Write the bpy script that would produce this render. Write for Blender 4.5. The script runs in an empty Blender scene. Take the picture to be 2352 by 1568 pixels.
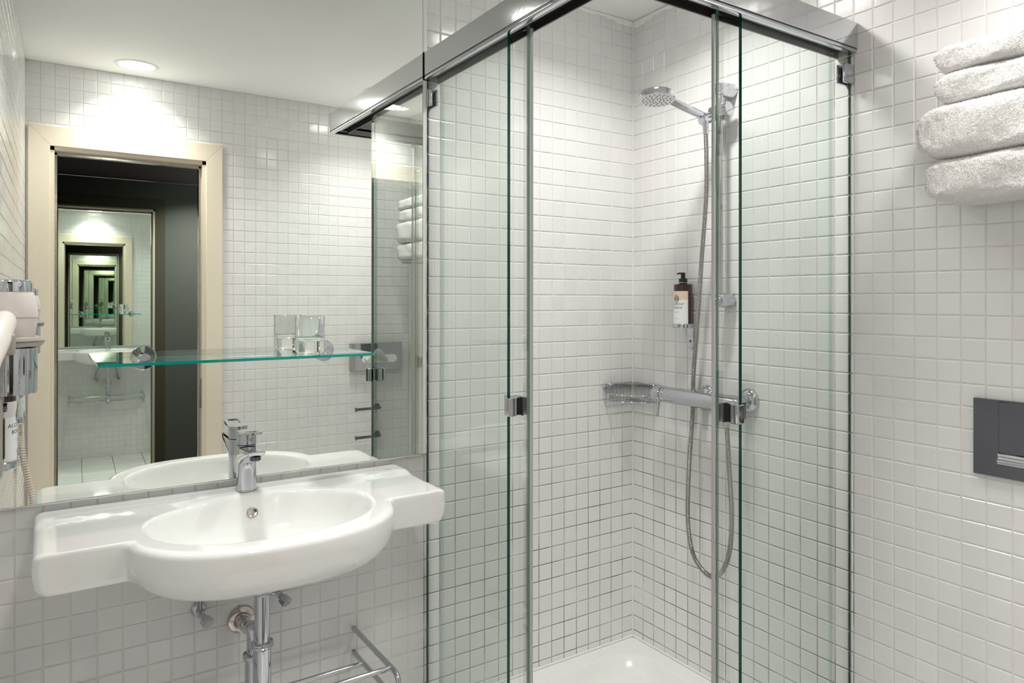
import bpy, bmesh, math, random
from mathutils import Vector, Matrix
S = bpy.context.scene
COL = S.collection
random.seed(7)
PI = math.pi

# ------------------------------------------------------------------ camera
F_PX, V0 = 1626.452, 687.14
YAW, PITCH, ROLL = 0.5838622, 0.0015867, 0.0007016
CAM = Vector((-1.6985712, -1.8116201, 1.133221))
cam = bpy.data.cameras.new('camera'); camo = bpy.data.objects.new('camera', cam); COL.objects.link(camo)
cy, sy, cp, sp, cr, sr = math.cos(YAW), math.sin(YAW), math.cos(PITCH), math.sin(PITCH), math.cos(ROLL), math.sin(ROLL)
Fv = Vector((sy*cp, cy*cp, sp)); R0 = Vector((cy, -sy, 0)); U0 = R0.cross(Fv)
Rv = cr*R0 + sr*U0; Uv = -sr*R0 + cr*U0
camo.matrix_world = Matrix(((Rv.x, Uv.x, -Fv.x, CAM.x), (Rv.y, Uv.y, -Fv.y, CAM.y), (Rv.z, Uv.z, -Fv.z, CAM.z), (0, 0, 0, 1)))
cam.sensor_fit = 'HORIZONTAL'; cam.sensor_width = 36.0
cam.lens = F_PX/2352*36
cam.shift_y = -(784-V0)/2352
cam.clip_start = 0.005; cam.clip_end = 50
S.camera = camo

# ------------------------------------------------------------------ world, exposure
w = bpy.data.worlds.new('world'); S.world = w; w.use_nodes = True
w.node_tree.nodes['Background'].inputs[0].default_value = (0.8, 0.85, 0.9, 1)
w.node_tree.nodes['Background'].inputs[1].default_value = 0.0
vs = S.view_settings
vs.view_transform = 'Standard'; vs.look = 'None'; vs.gamma = 1; vs.use_curve_mapping = False
vs.exposure = 0.64
cyc = S.cycles
cyc.max_bounces = 40; cyc.diffuse_bounces = 6; cyc.glossy_bounces = 32; cyc.transmission_bounces = 16
cyc.transparent_max_bounces = 48; cyc.caustics_reflective = False; cyc.caustics_refractive = False
cyc.sample_clamp_indirect = 6.0

# ------------------------------------------------------------------ room numbers (metres)
T = 0.05                 # tile pitch
FLOOR = -0.33
DY = -1.84               # door wall
MY = -0.018               # mirror face
HALLM = -2.935           # hallway mirror
def ceil_z(y): return 2.0955 + 0.0285*abs(y)
def xleft(y): return -1.800 + 0.032*min(1, abs(y)/1.84)

# ------------------------------------------------------------------ materials
def mat(name): 
    m = bpy.data.materials.new(name); m.use_nodes = True
    return m, m.node_tree.nodes, m.node_tree.links
def principled(name, col, rough=.5, metal=0, bump=0, bscale=40, spec=.5, coat=0, var=0, bdist=.002, sheen=0):
    m, n, l = mat(name); b = n['Principled BSDF']
    b.inputs['Base Color'].default_value = (*col, 1); b.inputs['Roughness'].default_value = rough
    b.inputs['Metallic'].default_value = metal; b.inputs['Specular IOR Level'].default_value = spec
    b.inputs['Coat Weight'].default_value = coat; b.inputs['Sheen Weight'].default_value = sheen
    tc = n.new('ShaderNodeTexCoord')
    nz = n.new('ShaderNodeTexNoise'); nz.inputs['Scale'].default_value = bscale; nz.inputs['Detail'].default_value = 3
    l.new(tc.outputs['Object'], nz.inputs['Vector'])
    if bump:
        bp = n.new('ShaderNodeBump'); bp.inputs['Strength'].default_value = bump; bp.inputs['Distance'].default_value = bdist
        l.new(nz.outputs['Fac'], bp.inputs['Height']); l.new(bp.outputs['Normal'], b.inputs['Normal'])
    if var:
        mx = n.new('ShaderNodeMix'); mx.data_type = 'RGBA'
        mx.inputs[6].default_value = (*[c*(1-var) for c in col], 1); mx.inputs[7].default_value = (*[min(1, c*(1+var)) for c in col], 1)
        l.new(nz.outputs['Fac'], mx.inputs[0]); l.new(mx.outputs[2], b.inputs['Base Color'])
    return m
def glassy(name, tint, extra=0.0):
    # clear sheet: Fresnel mix of a tinted see-through and a mirror gloss, on every face of a real slab
    m, n, l = mat(name); n.remove(n['Principled BSDF']); out = n['Material Output']
    tr = n.new('ShaderNodeBsdfTransparent'); tr.inputs[0].default_value = (*tint, 1)
    gl = n.new('ShaderNodeBsdfGlossy'); gl.inputs['Roughness'].default_value = 0.0; gl.inputs[0].default_value = (1, 1, 1, 1)
    ge = n.new('ShaderNodeNewGeometry'); dt = n.new('ShaderNodeVectorMath'); dt.operation = 'DOT_PRODUCT'
    l.new(ge.outputs['Normal'], dt.inputs[0]); l.new(ge.outputs['Incoming'], dt.inputs[1])
    ab = n.new('ShaderNodeMath'); ab.operation = 'ABSOLUTE'; l.new(dt.outputs['Value'], ab.inputs[0])
    om = n.new('ShaderNodeMath'); om.operation = 'SUBTRACT'; om.inputs[0].default_value = 1; l.new(ab.outputs[0], om.inputs[1])
    pw = n.new('ShaderNodeMath'); pw.operation = 'POWER'; pw.inputs[1].default_value = 5; l.new(om.outputs[0], pw.inputs[0])
    ma = n.new('ShaderNodeMath'); ma.operation = 'MULTIPLY_ADD'; ma.inputs[1].default_value = .95; ma.inputs[2].default_value = .045+extra
    l.new(pw.outputs[0], ma.inputs[0])
    mx = n.new('ShaderNodeMixShader'); l.new(ma.outputs[0], mx.inputs[0]); l.new(tr.outputs[0], mx.inputs[1]); l.new(gl.outputs[0], mx.inputs[2])
    l.new(mx.outputs[0], out.inputs[0])
    return m
def emitter(name, col, st):
    m, n, l = mat(name); b = n['Principled BSDF']
    b.inputs['Base Color'].default_value = (1, 1, 1, 1)
    b.inputs['Emission Color'].default_value = (*col, 1); b.inputs['Emission Strength'].default_value = st
    return m
M = {}
def tile_mat():
    m, n, l = mat('white_glazed_tile'); b = n['Principled BSDF']
    b.inputs['Base Color'].default_value = (.80, .795, .785, 1); b.inputs['Roughness'].default_value = .13
    b.inputs['Specular IOR Level'].default_value = .55
    ge = n.new('ShaderNodeNewGeometry'); nz = n.new('ShaderNodeTexNoise'); nz.inputs['Scale'].default_value = 26; nz.inputs['Detail'].default_value = 2
    l.new(ge.outputs['Position'], nz.inputs['Vector'])
    bp = n.new('ShaderNodeBump'); bp.inputs['Strength'].default_value = .25; bp.inputs['Distance'].default_value = .0012
    l.new(nz.outputs['Fac'], bp.inputs['Height']); l.new(bp.outputs['Normal'], b.inputs['Normal'])
    # a little shade difference from tile to tile
    sn = n.new('ShaderNodeVectorMath'); sn.operation = 'SCALE'; sn.inputs['Scale'].default_value = 1/T
    fl = n.new('ShaderNodeVectorMath'); fl.operation = 'FLOOR'; l.new(ge.outputs['Position'], sn.inputs[0]); l.new(sn.outputs[0], fl.inputs[0])
    wn = n.new('ShaderNodeTexWhiteNoise'); l.new(fl.outputs[0], wn.inputs['Vector'])
    mx = n.new('ShaderNodeMix'); mx.data_type = 'RGBA'
    mx.inputs[6].default_value = (.765, .76, .758, 1); mx.inputs[7].default_value = (.80, .797, .792, 1)
    l.new(wn.outputs['Value'], mx.inputs[0]); l.new(mx.outputs[2], b.inputs['Base Color'])
    return m
def grout_mat():
    m, n, l = mat('grout'); b = n['Principled BSDF']; b.inputs['Roughness'].default_value = .8
    ge = n.new('ShaderNodeNewGeometry'); sx = n.new('ShaderNodeSeparateXYZ'); l.new(ge.outputs['Position'], sx.inputs[0])
    def mr(o, a, bb):
        r = n.new('ShaderNodeMapRange'); r.inputs[1].default_value = a; r.inputs[2].default_value = bb; l.new(o, r.inputs[0]); return r.outputs[0]
    def mul(a, bb):
        r = n.new('ShaderNodeMath'); r.operation = 'MULTIPLY'; l.new(a, r.inputs[0])
        if isinstance(bb, float): r.inputs[1].default_value = bb
        else: l.new(bb, r.inputs[1])
        return r.outputs[0]
    # old water staining of the joints low in the shower
    f = mul(mul(mr(sx.outputs[2], 1.05, .45), mr(sx.outputs[0], -.81, -.80)), mr(sx.outputs[1], -.81, -.80))
    nz = n.new('ShaderNodeTexNoise'); nz.inputs['Scale'].default_value = 9; nz.inputs['Detail'].default_value = 4; l.new(ge.outputs['Position'], nz.inputs['Vector'])
    f = mul(f, mr(nz.outputs['Fac'], .25, .6))
    mx = n.new('ShaderNodeMix'); mx.data_type = 'RGBA'
    mx.inputs[6].default_value = (.82, .805, .775, 1); mx.inputs[7].default_value = (.20, .17, .14, 1)
    l.new(f, mx.inputs[0]); l.new(mx.outputs[2], b.inputs['Base Color'])
    return m
M['tile'] = tile_mat(); M['grout'] = grout_mat()
M['floor_tile'] = principled('white_floor_tile', (.84, .84, .83), .18, var=.05, bscale=3, bump=.1)
M['floor_joint'] = principled('floor_joint', (.18, .175, .165), .8, var=.2)
M['ceiling'] = principled('ceiling_plaster', (.93, .93, .92), .7, bump=.2, bscale=14, var=.005)
M['ceramic'] = principled('white_ceramic', (.83, .83, .815), .06, coat=.3, bump=.03, bscale=5)
M['acrylic'] = principled('white_acrylic', (.80, .80, .785), .14, bump=.04, bscale=4)
M['chrome'] = principled('chrome', (.56, .575, .61), .05, 1, bump=.02, bscale=20)
M['chrome_worn'] = principled('worn_chrome', (.55, .50, .46), .16, 1, bump=.15, bscale=60, var=.2)
M['chrome_dark'] = principled('dark_chrome', (.17, .175, .20), .08, 1, bump=.05, bscale=8)
M['rail_chrome'] = principled('polished_aluminium', (.66, .675, .69), .09, 1, bump=.03, bscale=120)
M['steel'] = principled('steel_hose', (.34, .325, .31), .26, 1, var=.1, bscale=200)
M['dark_track'] = principled('dark_track', (.022, .017, .015), .35, bump=.4, bscale=300, var=.5)
M['black'] = principled('black_plastic', (.012, .012, .015), .25, var=.2)
M['rubber'] = principled('black_rubber', (.02, .02, .022), .6, var=.2)
M['silicone'] = principled('white_silicone', (.80, .79, .77), .35, bump=.5, bscale=60)
M['cream'] = principled('cream_painted_frame', (.79, .71, .58), .38, bump=.06, bscale=50, var=.015)
M['hall'] = principled('dark_hall_paint', (.12, .12, .112), .55, bump=.15, bscale=80, var=.08)
M['hall_top'] = principled('dark_plum_paint', (.13, .115, .115), .5, bump=.1, bscale=80, var=.05)
M['brown'] = principled('dark_brown_casing', (.085, .075, .055), .4, bump=.1, var=.1)
M['hall_floor'] = principled('hall_floor_wood', (.16, .12, .09), .35, bump=.2, bscale=12, var=.3)
M['mirror'] = principled('mirror_silver', (.885, .915, .875), .0, 1)
M['mirror2'] = principled('hall_mirror_silver', (.80, .875, .815), .0, 1)
M['mirror_back'] = principled('mirror_backing', (.62, .62, .60), .6, var=.1)
M['glass'] = glassy('shower_glass', (.951, .969, .960))
M['glass_edge'] = principled('green_glass_edge', (.002, .06, .04), .06, var=.2, bscale=2)
def see_out(m, tint):   # a polished edge looks clear when it is seen from inside the pane
    n, l = m.node_tree.nodes, m.node_tree.links; tr = n.new('ShaderNodeBsdfTransparent'); tr.inputs[0].default_value = (*tint, 1)
    ge = n.new('ShaderNodeNewGeometry'); mx = n.new('ShaderNodeMixShader'); l.new(ge.outputs['Backfacing'], mx.inputs[0])
    l.new(n['Principled BSDF'].outputs[0], mx.inputs[1]); l.new(tr.outputs[0], mx.inputs[2]); l.new(mx.outputs[0], n['Material Output'].inputs[0])
see_out(M['glass_edge'], (.75, .88, .83))
M['glass_edge_soft'] = principled('pale_green_glass_edge', (.20, .40, .34), .15, var=.1)
see_out(M['glass_edge_soft'], (.85, .93, .90))
M['shelf_glass'] = glassy('shelf_glass', (.93, .965, .95), .02)
M['shelf_edge'] = principled('teal_glass_edge', (.0, .33, .29), .08, var=.25, bscale=6)
M['seal'] = glassy('clear_seal_plastic', (.93, .93, .92), .05)
M['seal_white'] = principled('milky_seal_plastic', (.42, .43, .42), .2, var=.05)
M['towel'] = principled('white_terry', (.88, .87, .855), .95, bump=.7, bscale=420, bdist=.003, sheen=.3)
M['pile'] = principled('white_terry_pile', (.90, .89, .875), .9, var=.04, sheen=.3)
M['tissue'] = principled('paper_tissue', (.86, .86, .84), .9, bump=.3)
M['bottle'] = principled('dark_amber_plastic', (.035, .006, .006), .08, coat=.4, var=.2)
M['label_white'] = principled('white_label', (.86, .86, .86), .45, var=.01)
M['label_peach'] = principled('peach_label', (.82, .62, .50), .45, var=.01)
M['label_mint'] = principled('mint_label', (.60, .78, .64), .45, var=.01)
M['label_grey'] = principled('pale_grey_label', (.72, .70, .69), .45, var=.01)
M['ink'] = principled('dark_green_ink', (.045, .06, .06), .5, var=.1)
M['ink_soft'] = principled('grey_ink', (.35, .37, .37), .5, var=.1)
M['dryer'] = principled('warm_white_plastic', (.80, .74, .70), .33, bump=.05, bscale=30)
M['beige'] = principled('beige_grey_plastic', (.42, .39, .35), .35, var=.03)
M['cord'] = principled('cream_cord', (.72, .64, .56), .4, var=.03)
M['lamp'] = emitter('lamp_diffuser', (1.0, .975, .94), 14)
M['lamp_ring'] = principled('white_lamp_ring', (.86, .86, .85), .4, var=.01)
M['nozzle'] = principled('white_spray_face', (.82, .82, .82), .3, var=.01)
M['clear'] = None
def clear_glass():
    m, n, l = mat('tumbler_glass'); b = n['Principled BSDF']
    b.inputs['Base Color'].default_value = (.97, .985, .98, 1); b.inputs['Roughness'].default_value = 0
    b.inputs['Transmission Weight'].default_value = 1; b.inputs['IOR'].default_value = 1.47
    return m
M['clear'] = clear_glass()

# ------------------------------------------------------------------ helpers
def setp(o, label=None, cat=None, group=None, kind=None):
    if label: o['label'] = label
    if cat: o['category'] = cat
    if group: o['group'] = group
    if kind: o['kind'] = kind
    return o
def thing(name, label, cat, loc=(0, 0, 0), rotz=0, group=None):
    o = bpy.data.objects.new(name, None); COL.objects.link(o); o.location = loc; o.rotation_euler = (0, 0, rotz)
    o.empty_display_size = .05
    return setp(o, label, cat, group)
def finish(bm, name, m, smooth=None):
    me = bpy.data.meshes.new(name); bmesh.ops.recalc_face_normals(bm, faces=bm.faces) if smooth != 'raw' else None
    bm.to_mesh(me); bm.free()
    ms = m if isinstance(m, (list, tuple)) else [m]
    for x in ms: me.materials.append(x)
    if smooth and smooth != 'raw':
        me.shade_smooth()
        if smooth < 180: me.set_sharp_from_angle(angle=math.radians(smooth))
    return me
def obj(name, bm, m, parent=None, smooth=None, loc=None, rot=None):
    me = bm if isinstance(bm, bpy.types.Mesh) else finish(bm, name, m, smooth)
    o = bpy.data.objects.new(name, me); COL.objects.link(o)
    if parent is not None: o.parent = parent
    if smooth and 20 <= smooth <= 45:
        wn = o.modifiers.new('normals', 'WEIGHTED_NORMAL'); wn.keep_sharp = True; wn.weight = 80
    if loc: o.location = loc
    if rot: o.rotation_euler = rot
    return o
def struct(name, bm, m, parent=None, smooth=None, label=None):
    o = obj(name, bm, m, parent, smooth)
    if parent is None:
        o['kind'] = 'structure'
        if label: o['label'] = label
    return o
def xf(bm, vs, mtx): bmesh.ops.transform(bm, matrix=mtx, verts=vs)
def box(bm, a, b, bevel=0, seg=2, mtx=None, mi=0):
    a, b = Vector(a), Vector(b); c = (a+b)/2; s = b-a
    r = bmesh.ops.create_cube(bm, size=1)
    vs = r['verts']
    for v in vs: v.co = Vector((c.x+v.co.x*abs(s.x), c.y+v.co.y*abs(s.y), c.z+v.co.z*abs(s.z)))
    fs = set(f for v in vs for f in v.link_faces)
    for f in fs: f.material_index = mi
    if bevel:
        es = list(set(e for v in vs for e in v.link_edges))
        r = bmesh.ops.bevel(bm, geom=es, offset=bevel, segments=seg, affect='EDGES', profile=.5, clamp_overlap=True)
        vs = list(set(v for f in r['faces'] for v in f.verts) | set(v for v in vs if v.is_valid))
        for f in r['faces']: f.material_index = mi
    if mtx is not None: xf(bm, [v for v in vs if v.is_valid], mtx)
    return bm
def nb(): return bmesh.new()
def bx(a, b, bevel=0, seg=2): return box(nb(), a, b, bevel, seg)
def frame_to(p, d):
    d = Vector(d).normalized(); q = Vector((0, 0, 1)).rotation_difference(d)
    return Matrix.Translation(Vector(p)) @ q.to_matrix().to_4x4()
def lathe(bm, prof, p=(0, 0, 0), d=(0, 0, 1), n=32, mtx=None, mi=0):
    """prof: list of (radius, height) around the axis d starting in p"""
    mt = mtx if mtx is not None else frame_to(p, d)
    rings = []
    for r, h in prof:
        if r < 1e-6: rings.append([bm.verts.new(mt @ Vector((0, 0, h)))])
        else: rings.append([bm.verts.new(mt @ Vector((r*math.cos(2*PI*k/n), r*math.sin(2*PI*k/n), h))) for k in range(n)])
    for a, b in zip(rings, rings[1:]):
        for k in range(n):
            k2 = (k+1) % n
            if len(a) == 1 and len(b) == 1: continue
            if len(a) == 1: f = bm.faces.new((a[0], b[k], b[k2]))
            elif len(b) == 1: f = bm.faces.new((a[k], b[0], a[k2]))
            else: f = bm.faces.new((a[k], b[k], b[k2], a[k2]))
            f.material_index = mi
    return bm
def cyl(bm, p, q, r, n=24, bev=0, mi=0):
    p, q = Vector(p), Vector(q); L = (q-p).length
    pr = [(0, 0), (r-bev, 0), (r, bev), (r, L-bev), (r-bev, L), (0, L)] if bev else [(0, 0), (r, 0), (r, L), (0, L)]
    return lathe(bm, pr, p, q-p, n, mi=mi)
def spline(pts, n=8):
    P = [Vector(p) for p in pts]; out = []
    for i in range(len(P)-1):
        p0 = P[i-1] if i else P[i]*2-P[i+1]; p1, p2 = P[i], P[i+1]; p3 = P[i+2] if i+2 < len(P) else p2*2-p1
        for k in range(n):
            t = k/n
            out.append(.5*((2*p1)+(p2-p0)*t+(2*p0-5*p1+4*p2-p3)*t*t+(3*p1-p0-3*p2+p3)*t**3))
    out.append(P[-1]); return out
def fillet(pts, r=.02, n=6):
    """polyline with rounded corners"""
    P = [Vector(p) for p in pts]; out = [P[0]]
    for i in range(1, len(P)-1):
        a, b, c = P[i-1], P[i], P[i+1]
        u = (a-b).normalized(); v = (c-b).normalized(); rr = min(r, (a-b).length*.49, (c-b).length*.49)
        s, e = b+u*rr, b+v*rr
        for k in range(n+1):
            t = k/n; out.append((1-t)**2*s+2*t*(1-t)*b+t*t*e)
    out.append(P[-1]); return out
def tube(bm, pts, r, n=12, cap=True, mi=0, rads=None):
    P = [Vector(p) for p in pts]; rings = []
    t0 = (P[1]-P[0]).normalized(); up = Vector((0, 0, 1)) if abs(t0.z) < .9 else Vector((1, 0, 0))
    nrm = t0.cross(up).normalized()
    for i, p in enumerate(P):
        t = (P[min(i+1, len(P)-1)]-P[max(i-1, 0)]).normalized()
        nrm = (nrm-t*nrm.dot(t)).normalized(); bi = t.cross(nrm)
        rr = rads[i] if rads else r
        rings.append([bm.verts.new(p+(nrm*math.cos(2*PI*k/n)+bi*math.sin(2*PI*k/n))*rr) for k in range(n)])
    for a, b in zip(rings, rings[1:]):
        for k in range(n):
            f = bm.faces.new((a[k], a[(k+1) % n], b[(k+1) % n], b[k])); f.material_index = mi
    if cap:
        f = bm.faces.new(rings[0][::-1]); f.material_index = mi
        f = bm.faces.new(rings[-1]); f.material_index = mi
    return bm
def plate(bm, poly, h0, h1, mtx=None, bev=0):
    """extruded flat outline (list of 2D points) between heights h0 and h1"""
    mt = mtx or Matrix()
    a = [bm.verts.new(mt @ Vector((x, y, h0))) for x, y in poly]; b = [bm.verts.new(mt @ Vector((x, y, h1))) for x, y in poly]
    bm.faces.new(a[::-1]); top = bm.faces.new(b)
    n = len(poly)
    for k in range(n): bm.faces.new((a[k], a[(k+1) % n], b[(k+1) % n], b[k]))
    if bev:
        bmesh.ops.bevel(bm, geom=list(top.edges), offset=bev, segments=2, affect='EDGES', profile=.5)
    return bm
def rrect(w, h, r, n=6):
    out = []
    for cx, cy_, a0 in ((w/2-r, h/2-r, 0), (-w/2+r, h/2-r, PI/2), (-w/2+r, -h/2+r, PI), (w/2-r, -h/2+r, 1.5*PI)):
        for k in range(n+1):
            a = a0+k/n*PI/2; out.append((cx+r*math.cos(a), cy_+r*math.sin(a)))
    return out
def proj(p, mirrored=False):
    p = Vector(p)
    if mirrored: p.y = 2*MY-p.y
    d = p-CAM; c = d.dot(Fv)
    if c < .05: return None
    return 1176+F_PX*d.dot(Rv)/c, V0-F_PX*d.dot(Uv)/c, c

# ------------------------------------------------------------------ tiles
GAP = .0026
def tile_bm(bm, w, h, mt):
    """one cushion-edged tile, w x h around the origin, standing on the plane z=0 of mt"""
    rings = []
    for ins, z in ((0, -.0008), (0, .0009), (.0009, .0018), (.0024, .0022)):
        a, b = w/2-ins, h/2-ins
        rings.append([bm.verts.new(mt @ Vector(q)) for q in ((-a, -b, z), (a, -b, z), (a, b, z), (-a, b, z))])
    for r, s in zip(rings, rings[1:]):
        for k in range(4): bm.faces.new((r[k], r[(k+1) % 4], s[(k+1) % 4], s[k]))
    bm.faces.new(rings[-1])
def tile_wall(parent, org, udir, normal, cells, mirrored=False, pick=True, lim=300, pitch=T, region=None, name='tile', material=None):
    """cells: (u0,u1,z0,z1) rectangles in wall coordinates (u along udir from org, z up)."""
    org = Vector(org); udir = Vector(udir).normalized(); nrm = Vector(normal).normalized()
    zax = udir.cross(nrm)*-1 if False else Vector((0, 0, 1))
    rec = []
    for (u0, u1, z0, z1) in cells:
        c = org+udir*((u0+u1)/2); c.z = (z0+z1)/2
        rec.append([c, u1-u0-GAP, z1-z0-GAP])
    sc = []
    for i, (c, w_, h_) in enumerate(rec):
        full = abs(w_+GAP-pitch) < 1e-4 and abs(h_+GAP-pitch) < 1e-4
        p = proj(c, mirrored)
        if full and pick and p and -10 < p[0] < 2362 and -10 < p[1] < 1578 and (region is None or region(p[0], p[1])):
            sc.append((p[2], i))
    sc.sort(); chosen = set(i for _, i in sc[:lim])
    rot = Matrix((udir, zax, nrm)).transposed().to_4x4()
    if rot.determinant() < 0: rot = Matrix((-udir, zax, nrm)).transposed().to_4x4()
    bm = nb(); tile_bm(bm, pitch-GAP, pitch-GAP, Matrix()); me = finish(bm, name, material or M['tile'], 'raw')
    bs = nb()
    for i, (c, w_, h_) in enumerate(rec):
        tilt = Matrix.Rotation(random.gauss(0, .0035), 4, 'X') @ Matrix.Rotation(random.gauss(0, .0035), 4, 'Y')
        mt = Matrix.Translation(c) @ rot @ tilt
        if i in chosen:
            o = bpy.data.objects.new(name, me); COL.objects.link(o); o.parent = parent
            o.matrix_local = parent.matrix_world.inverted() @ mt if parent.matrix_world != Matrix() else mt
        else: tile_bm(bs, w_, h_, mt)
    if len(bs.faces):
        o = obj(name, finish(bs, name, material or M['tile'], 'raw'), None, parent); o['kind'] = 'stuff'
    else: bs.free()
def grid_cells(u_max, zf, pitch=T, z_off=0.0, z_lo=FLOOR, u0=0.0, hole=None):
    cells = []; i = 0; u = u0
    edges = [0.0] + ([u0] if u0 > 1e-6 else [])
    while edges[-1] < u_max-1e-6: edges.append(min(edges[-1]+pitch, u_max))
    for a, b in zip(edges, edges[1:]):
        if b-a < .008: continue
        top = zf((a+b)/2); k = math.floor((z_lo-z_off)/pitch); z = z_off+k*pitch
        while z < top-.006:
            z0, z1 = max(z, z_lo), min(z+pitch, top)
            if z1-z0 > .008 and not (hole and hole((a+b)/2, (z0+z1)/2)): cells.append((a, b, z0, z1))
            z += pitch
    return cells

# ------------------------------------------------------------------ room shell
def slab_poly(pts, extr):
    bm = nb(); a = [bm.verts.new(Vector(p)) for p in pts]; b = [bm.verts.new(Vector(p)+Vector(extr)) for p in pts]; n = len(pts)
    bm.faces.new(a); bm.faces.new(b[::-1])
    for k in range(n): bm.faces.new((a[k], b[k], b[(k+1) % n], a[(k+1) % n]))
    return bm
XL0, XLD = xleft(0), xleft(DY)
zc0, zcD = ceil_z(0), ceil_z(DY)
wall_back = struct('wall_back', slab_poly([(XL0-.1, 0, FLOOR-.05), (.1, 0, FLOOR-.05), (.1, 0, zc0), (XL0-.1, 0, zc0)], (0, .1, 0)), M['grout'], label='white mosaic tiled wall behind the washbasin, the mirror and the shower')
wall_right = struct('wall_right', slab_poly([(0, 0, FLOOR-.05), (0, DY, FLOOR-.05), (0, DY, zcD), (0, 0, zc0)], (.1, 0, 0)), M['grout'], label='white mosaic tiled wall on the right with shower mixer, towels and flush plate')
wall_left = struct('wall_left', slab_poly([(XL0, 0, FLOOR-.05), (XLD, DY, FLOOR-.05), (XLD, DY, zcD), (XL0, 0, zc0)], (-.1, 0, 0)), M['grout'], label='white mosaic tiled wall on the left behind the hair dryer')
# door wall with its opening
OX0, OX1, OTOP, DT = -1.6785, -1.0573, 1.792, .10
dw = nb()
box(dw, (XLD-.1, DY-DT, FLOOR-.05), (OX0, DY, zcD)); box(dw, (OX1, DY-DT, FLOOR-.05), (.1, DY, zcD)); box(dw, (OX0, DY-DT, OTOP), (OX1, DY, zcD))
wall_front = struct('wall_front', dw, M['grout'], label='white mosaic tiled wall with the open doorway, seen in the mirror')
struct('floor', slab_poly([(XL0, 0, FLOOR-.004), (0, 0, FLOOR-.004), (0, DY, FLOOR-.004), (XLD, DY, FLOOR-.004)], (0, 0, -.06)), M['floor_joint'], label='white square floor tiles, seen in the mirror')
floor = bpy.data.objects['floor']
ce = nb()
vsx = [ce.verts.new(Vector(p)) for p in ((XL0-.1, .1, ceil_z(0)), (.1, .1, ceil_z(0)), (.1, 0, zc0), (XL0-.1, 0, zc0))]
ce = slab_poly([(XL0-.1, 0, zc0), (.1, 0, zc0), (.1, DY-DT, ceil_z(DY-DT)), (XL0-.1, DY-DT, ceil_z(DY-DT))], (0, 0, .08))
struct('ceiling', ce, M['ceiling'], label='smooth white plaster ceiling')

# tile fields
def hole_back(u, z): return u > .7999 and z > .70 and u < 1.80
tile_wall(wall_back, (0, 0, 0), (-1, 0, 0), (0, -1, 0), grid_cells(-XL0, lambda u: zc0, hole=hole_back))
tile_wall(wall_right, (0, 0, 0), (0, -1, 0), (-1, 0, 0), grid_cells(-DY, lambda u: ceil_z(u)))
dl = Vector((XLD-XL0, DY, 0)); dlu = dl.normalized()
tile_wall(wall_left, (XL0, 0, 0), dlu, (-dlu.y, dlu.x, 0), grid_cells(dl.length, lambda u: ceil_z(u)-.001), mirrored=True)
PD = .0522
def hole_front(u, z):
    x = XLD+u
    return x < -.984 and z < 1.876
# columns start so that a joint falls on x = -1.7146 ; rows so that a joint falls on z = 2.0970
tile_wall(wall_front, (XLD, DY, 0), (1, 0, 0), (0, 1, 0), grid_cells(-XLD, lambda u: zcD, pitch=PD, z_off=2.097-PD*60, u0=-1.7146-XLD, hole=hole_front), mirrored=True, pitch=PD,
          region=lambda u, v: u < 972)
# floor tiles
fb = nb(); FT = .245
tile_bm(fb, FT-.004, FT-.004, Matrix()); fme = finish(fb, 'floor_tile', M['floor_tile'], 'raw')
y = -.10
while y > DY+.02:
    x = XL0+.175
    while x < -.02:
        o = bpy.data.objects.new('floor_tile', fme); COL.objects.link(o); o.parent = floor
        if x+FT/2 < .0 and y-FT/2 > DY-.01 and not (x > -.72 and y > -.70): o.location = (x, y, FLOOR-.0035)
        else: bpy.data.objects.remove(o)
        x += FT
    y -= FT

# corner beads of sealant and the trim
bm = nb(); tube(bm, [(-.0035, -.0035, -.03), (-.0035, -.0035, zc0-.002)], .0036, 8)
struct('trim_1', bm, M['silicone'], None, 60, 'white sealant bead in the inner shower corner')
def filler(name, z0, z1, label):
    bm = nb(); n = int((z1-z0)/.015); rows = []
    for k in range(n+1):
        z = z0+(z1-z0)*k/n; e1 = random.uniform(-.0005, .0005); e2 = random.uniform(-.0007, .0007)
        rows.append([bm.verts.new(p) for p in ((-.8128, -.0005, z), (-.8128, -.0165, z), (-.8100+e1, -.0180, z), (-.8010+e2, -.0172+e1, z), (-.7972+e2, -.0120, z), (-.7968, -.0005, z))])
    for a, b in zip(rows, rows[1:]):
        for q in range(6): bm.faces.new((a[q], a[(q+1) % 6], b[(q+1) % 6], b[q]))
    bm.faces.new(rows[0]); bm.faces.new(rows[-1][::-1])
    struct(name, bm, M['silicone'], None, 40, label)
filler('trim_2', .704, 1.7505, 'uneven white sealant strip between the mirror and the shower glass')
filler('trim_4', 1.8305, zc0-.002, 'short white sealant strip beside the mirror above the shower rail')
# plaster smear at the corner of the ceiling in the shower
bm = nb()
random.seed(3)
def smear(along):
    n = 26; top = []; low = []
    for k in range(n+1):
        d = .001+k*.013; dz = .010+.012*math.exp(-((k-3)/3.2)**2)*random.uniform(.6, 1.4)+random.uniform(-.003, .004)
        zc = zc0-.001
        p = (-d, -.0035) if along == 'x' else (-.0035, -d)
        q = (-d, -.0025) if along == 'x' else (-.0025, -d)
        top.append(bm.verts.new((p[0], p[1], zc))); low.append(bm.verts.new((q[0], q[1], zc-dz)))
    for k in range(n): bm.faces.new((top[k], top[k+1], low[k+1], low[k]))
smear('x'); smear('y')
struct('trim_3', bm, M['ceiling'], None, 60, 'ragged plaster edge where the shower ceiling meets the tiles')

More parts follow.
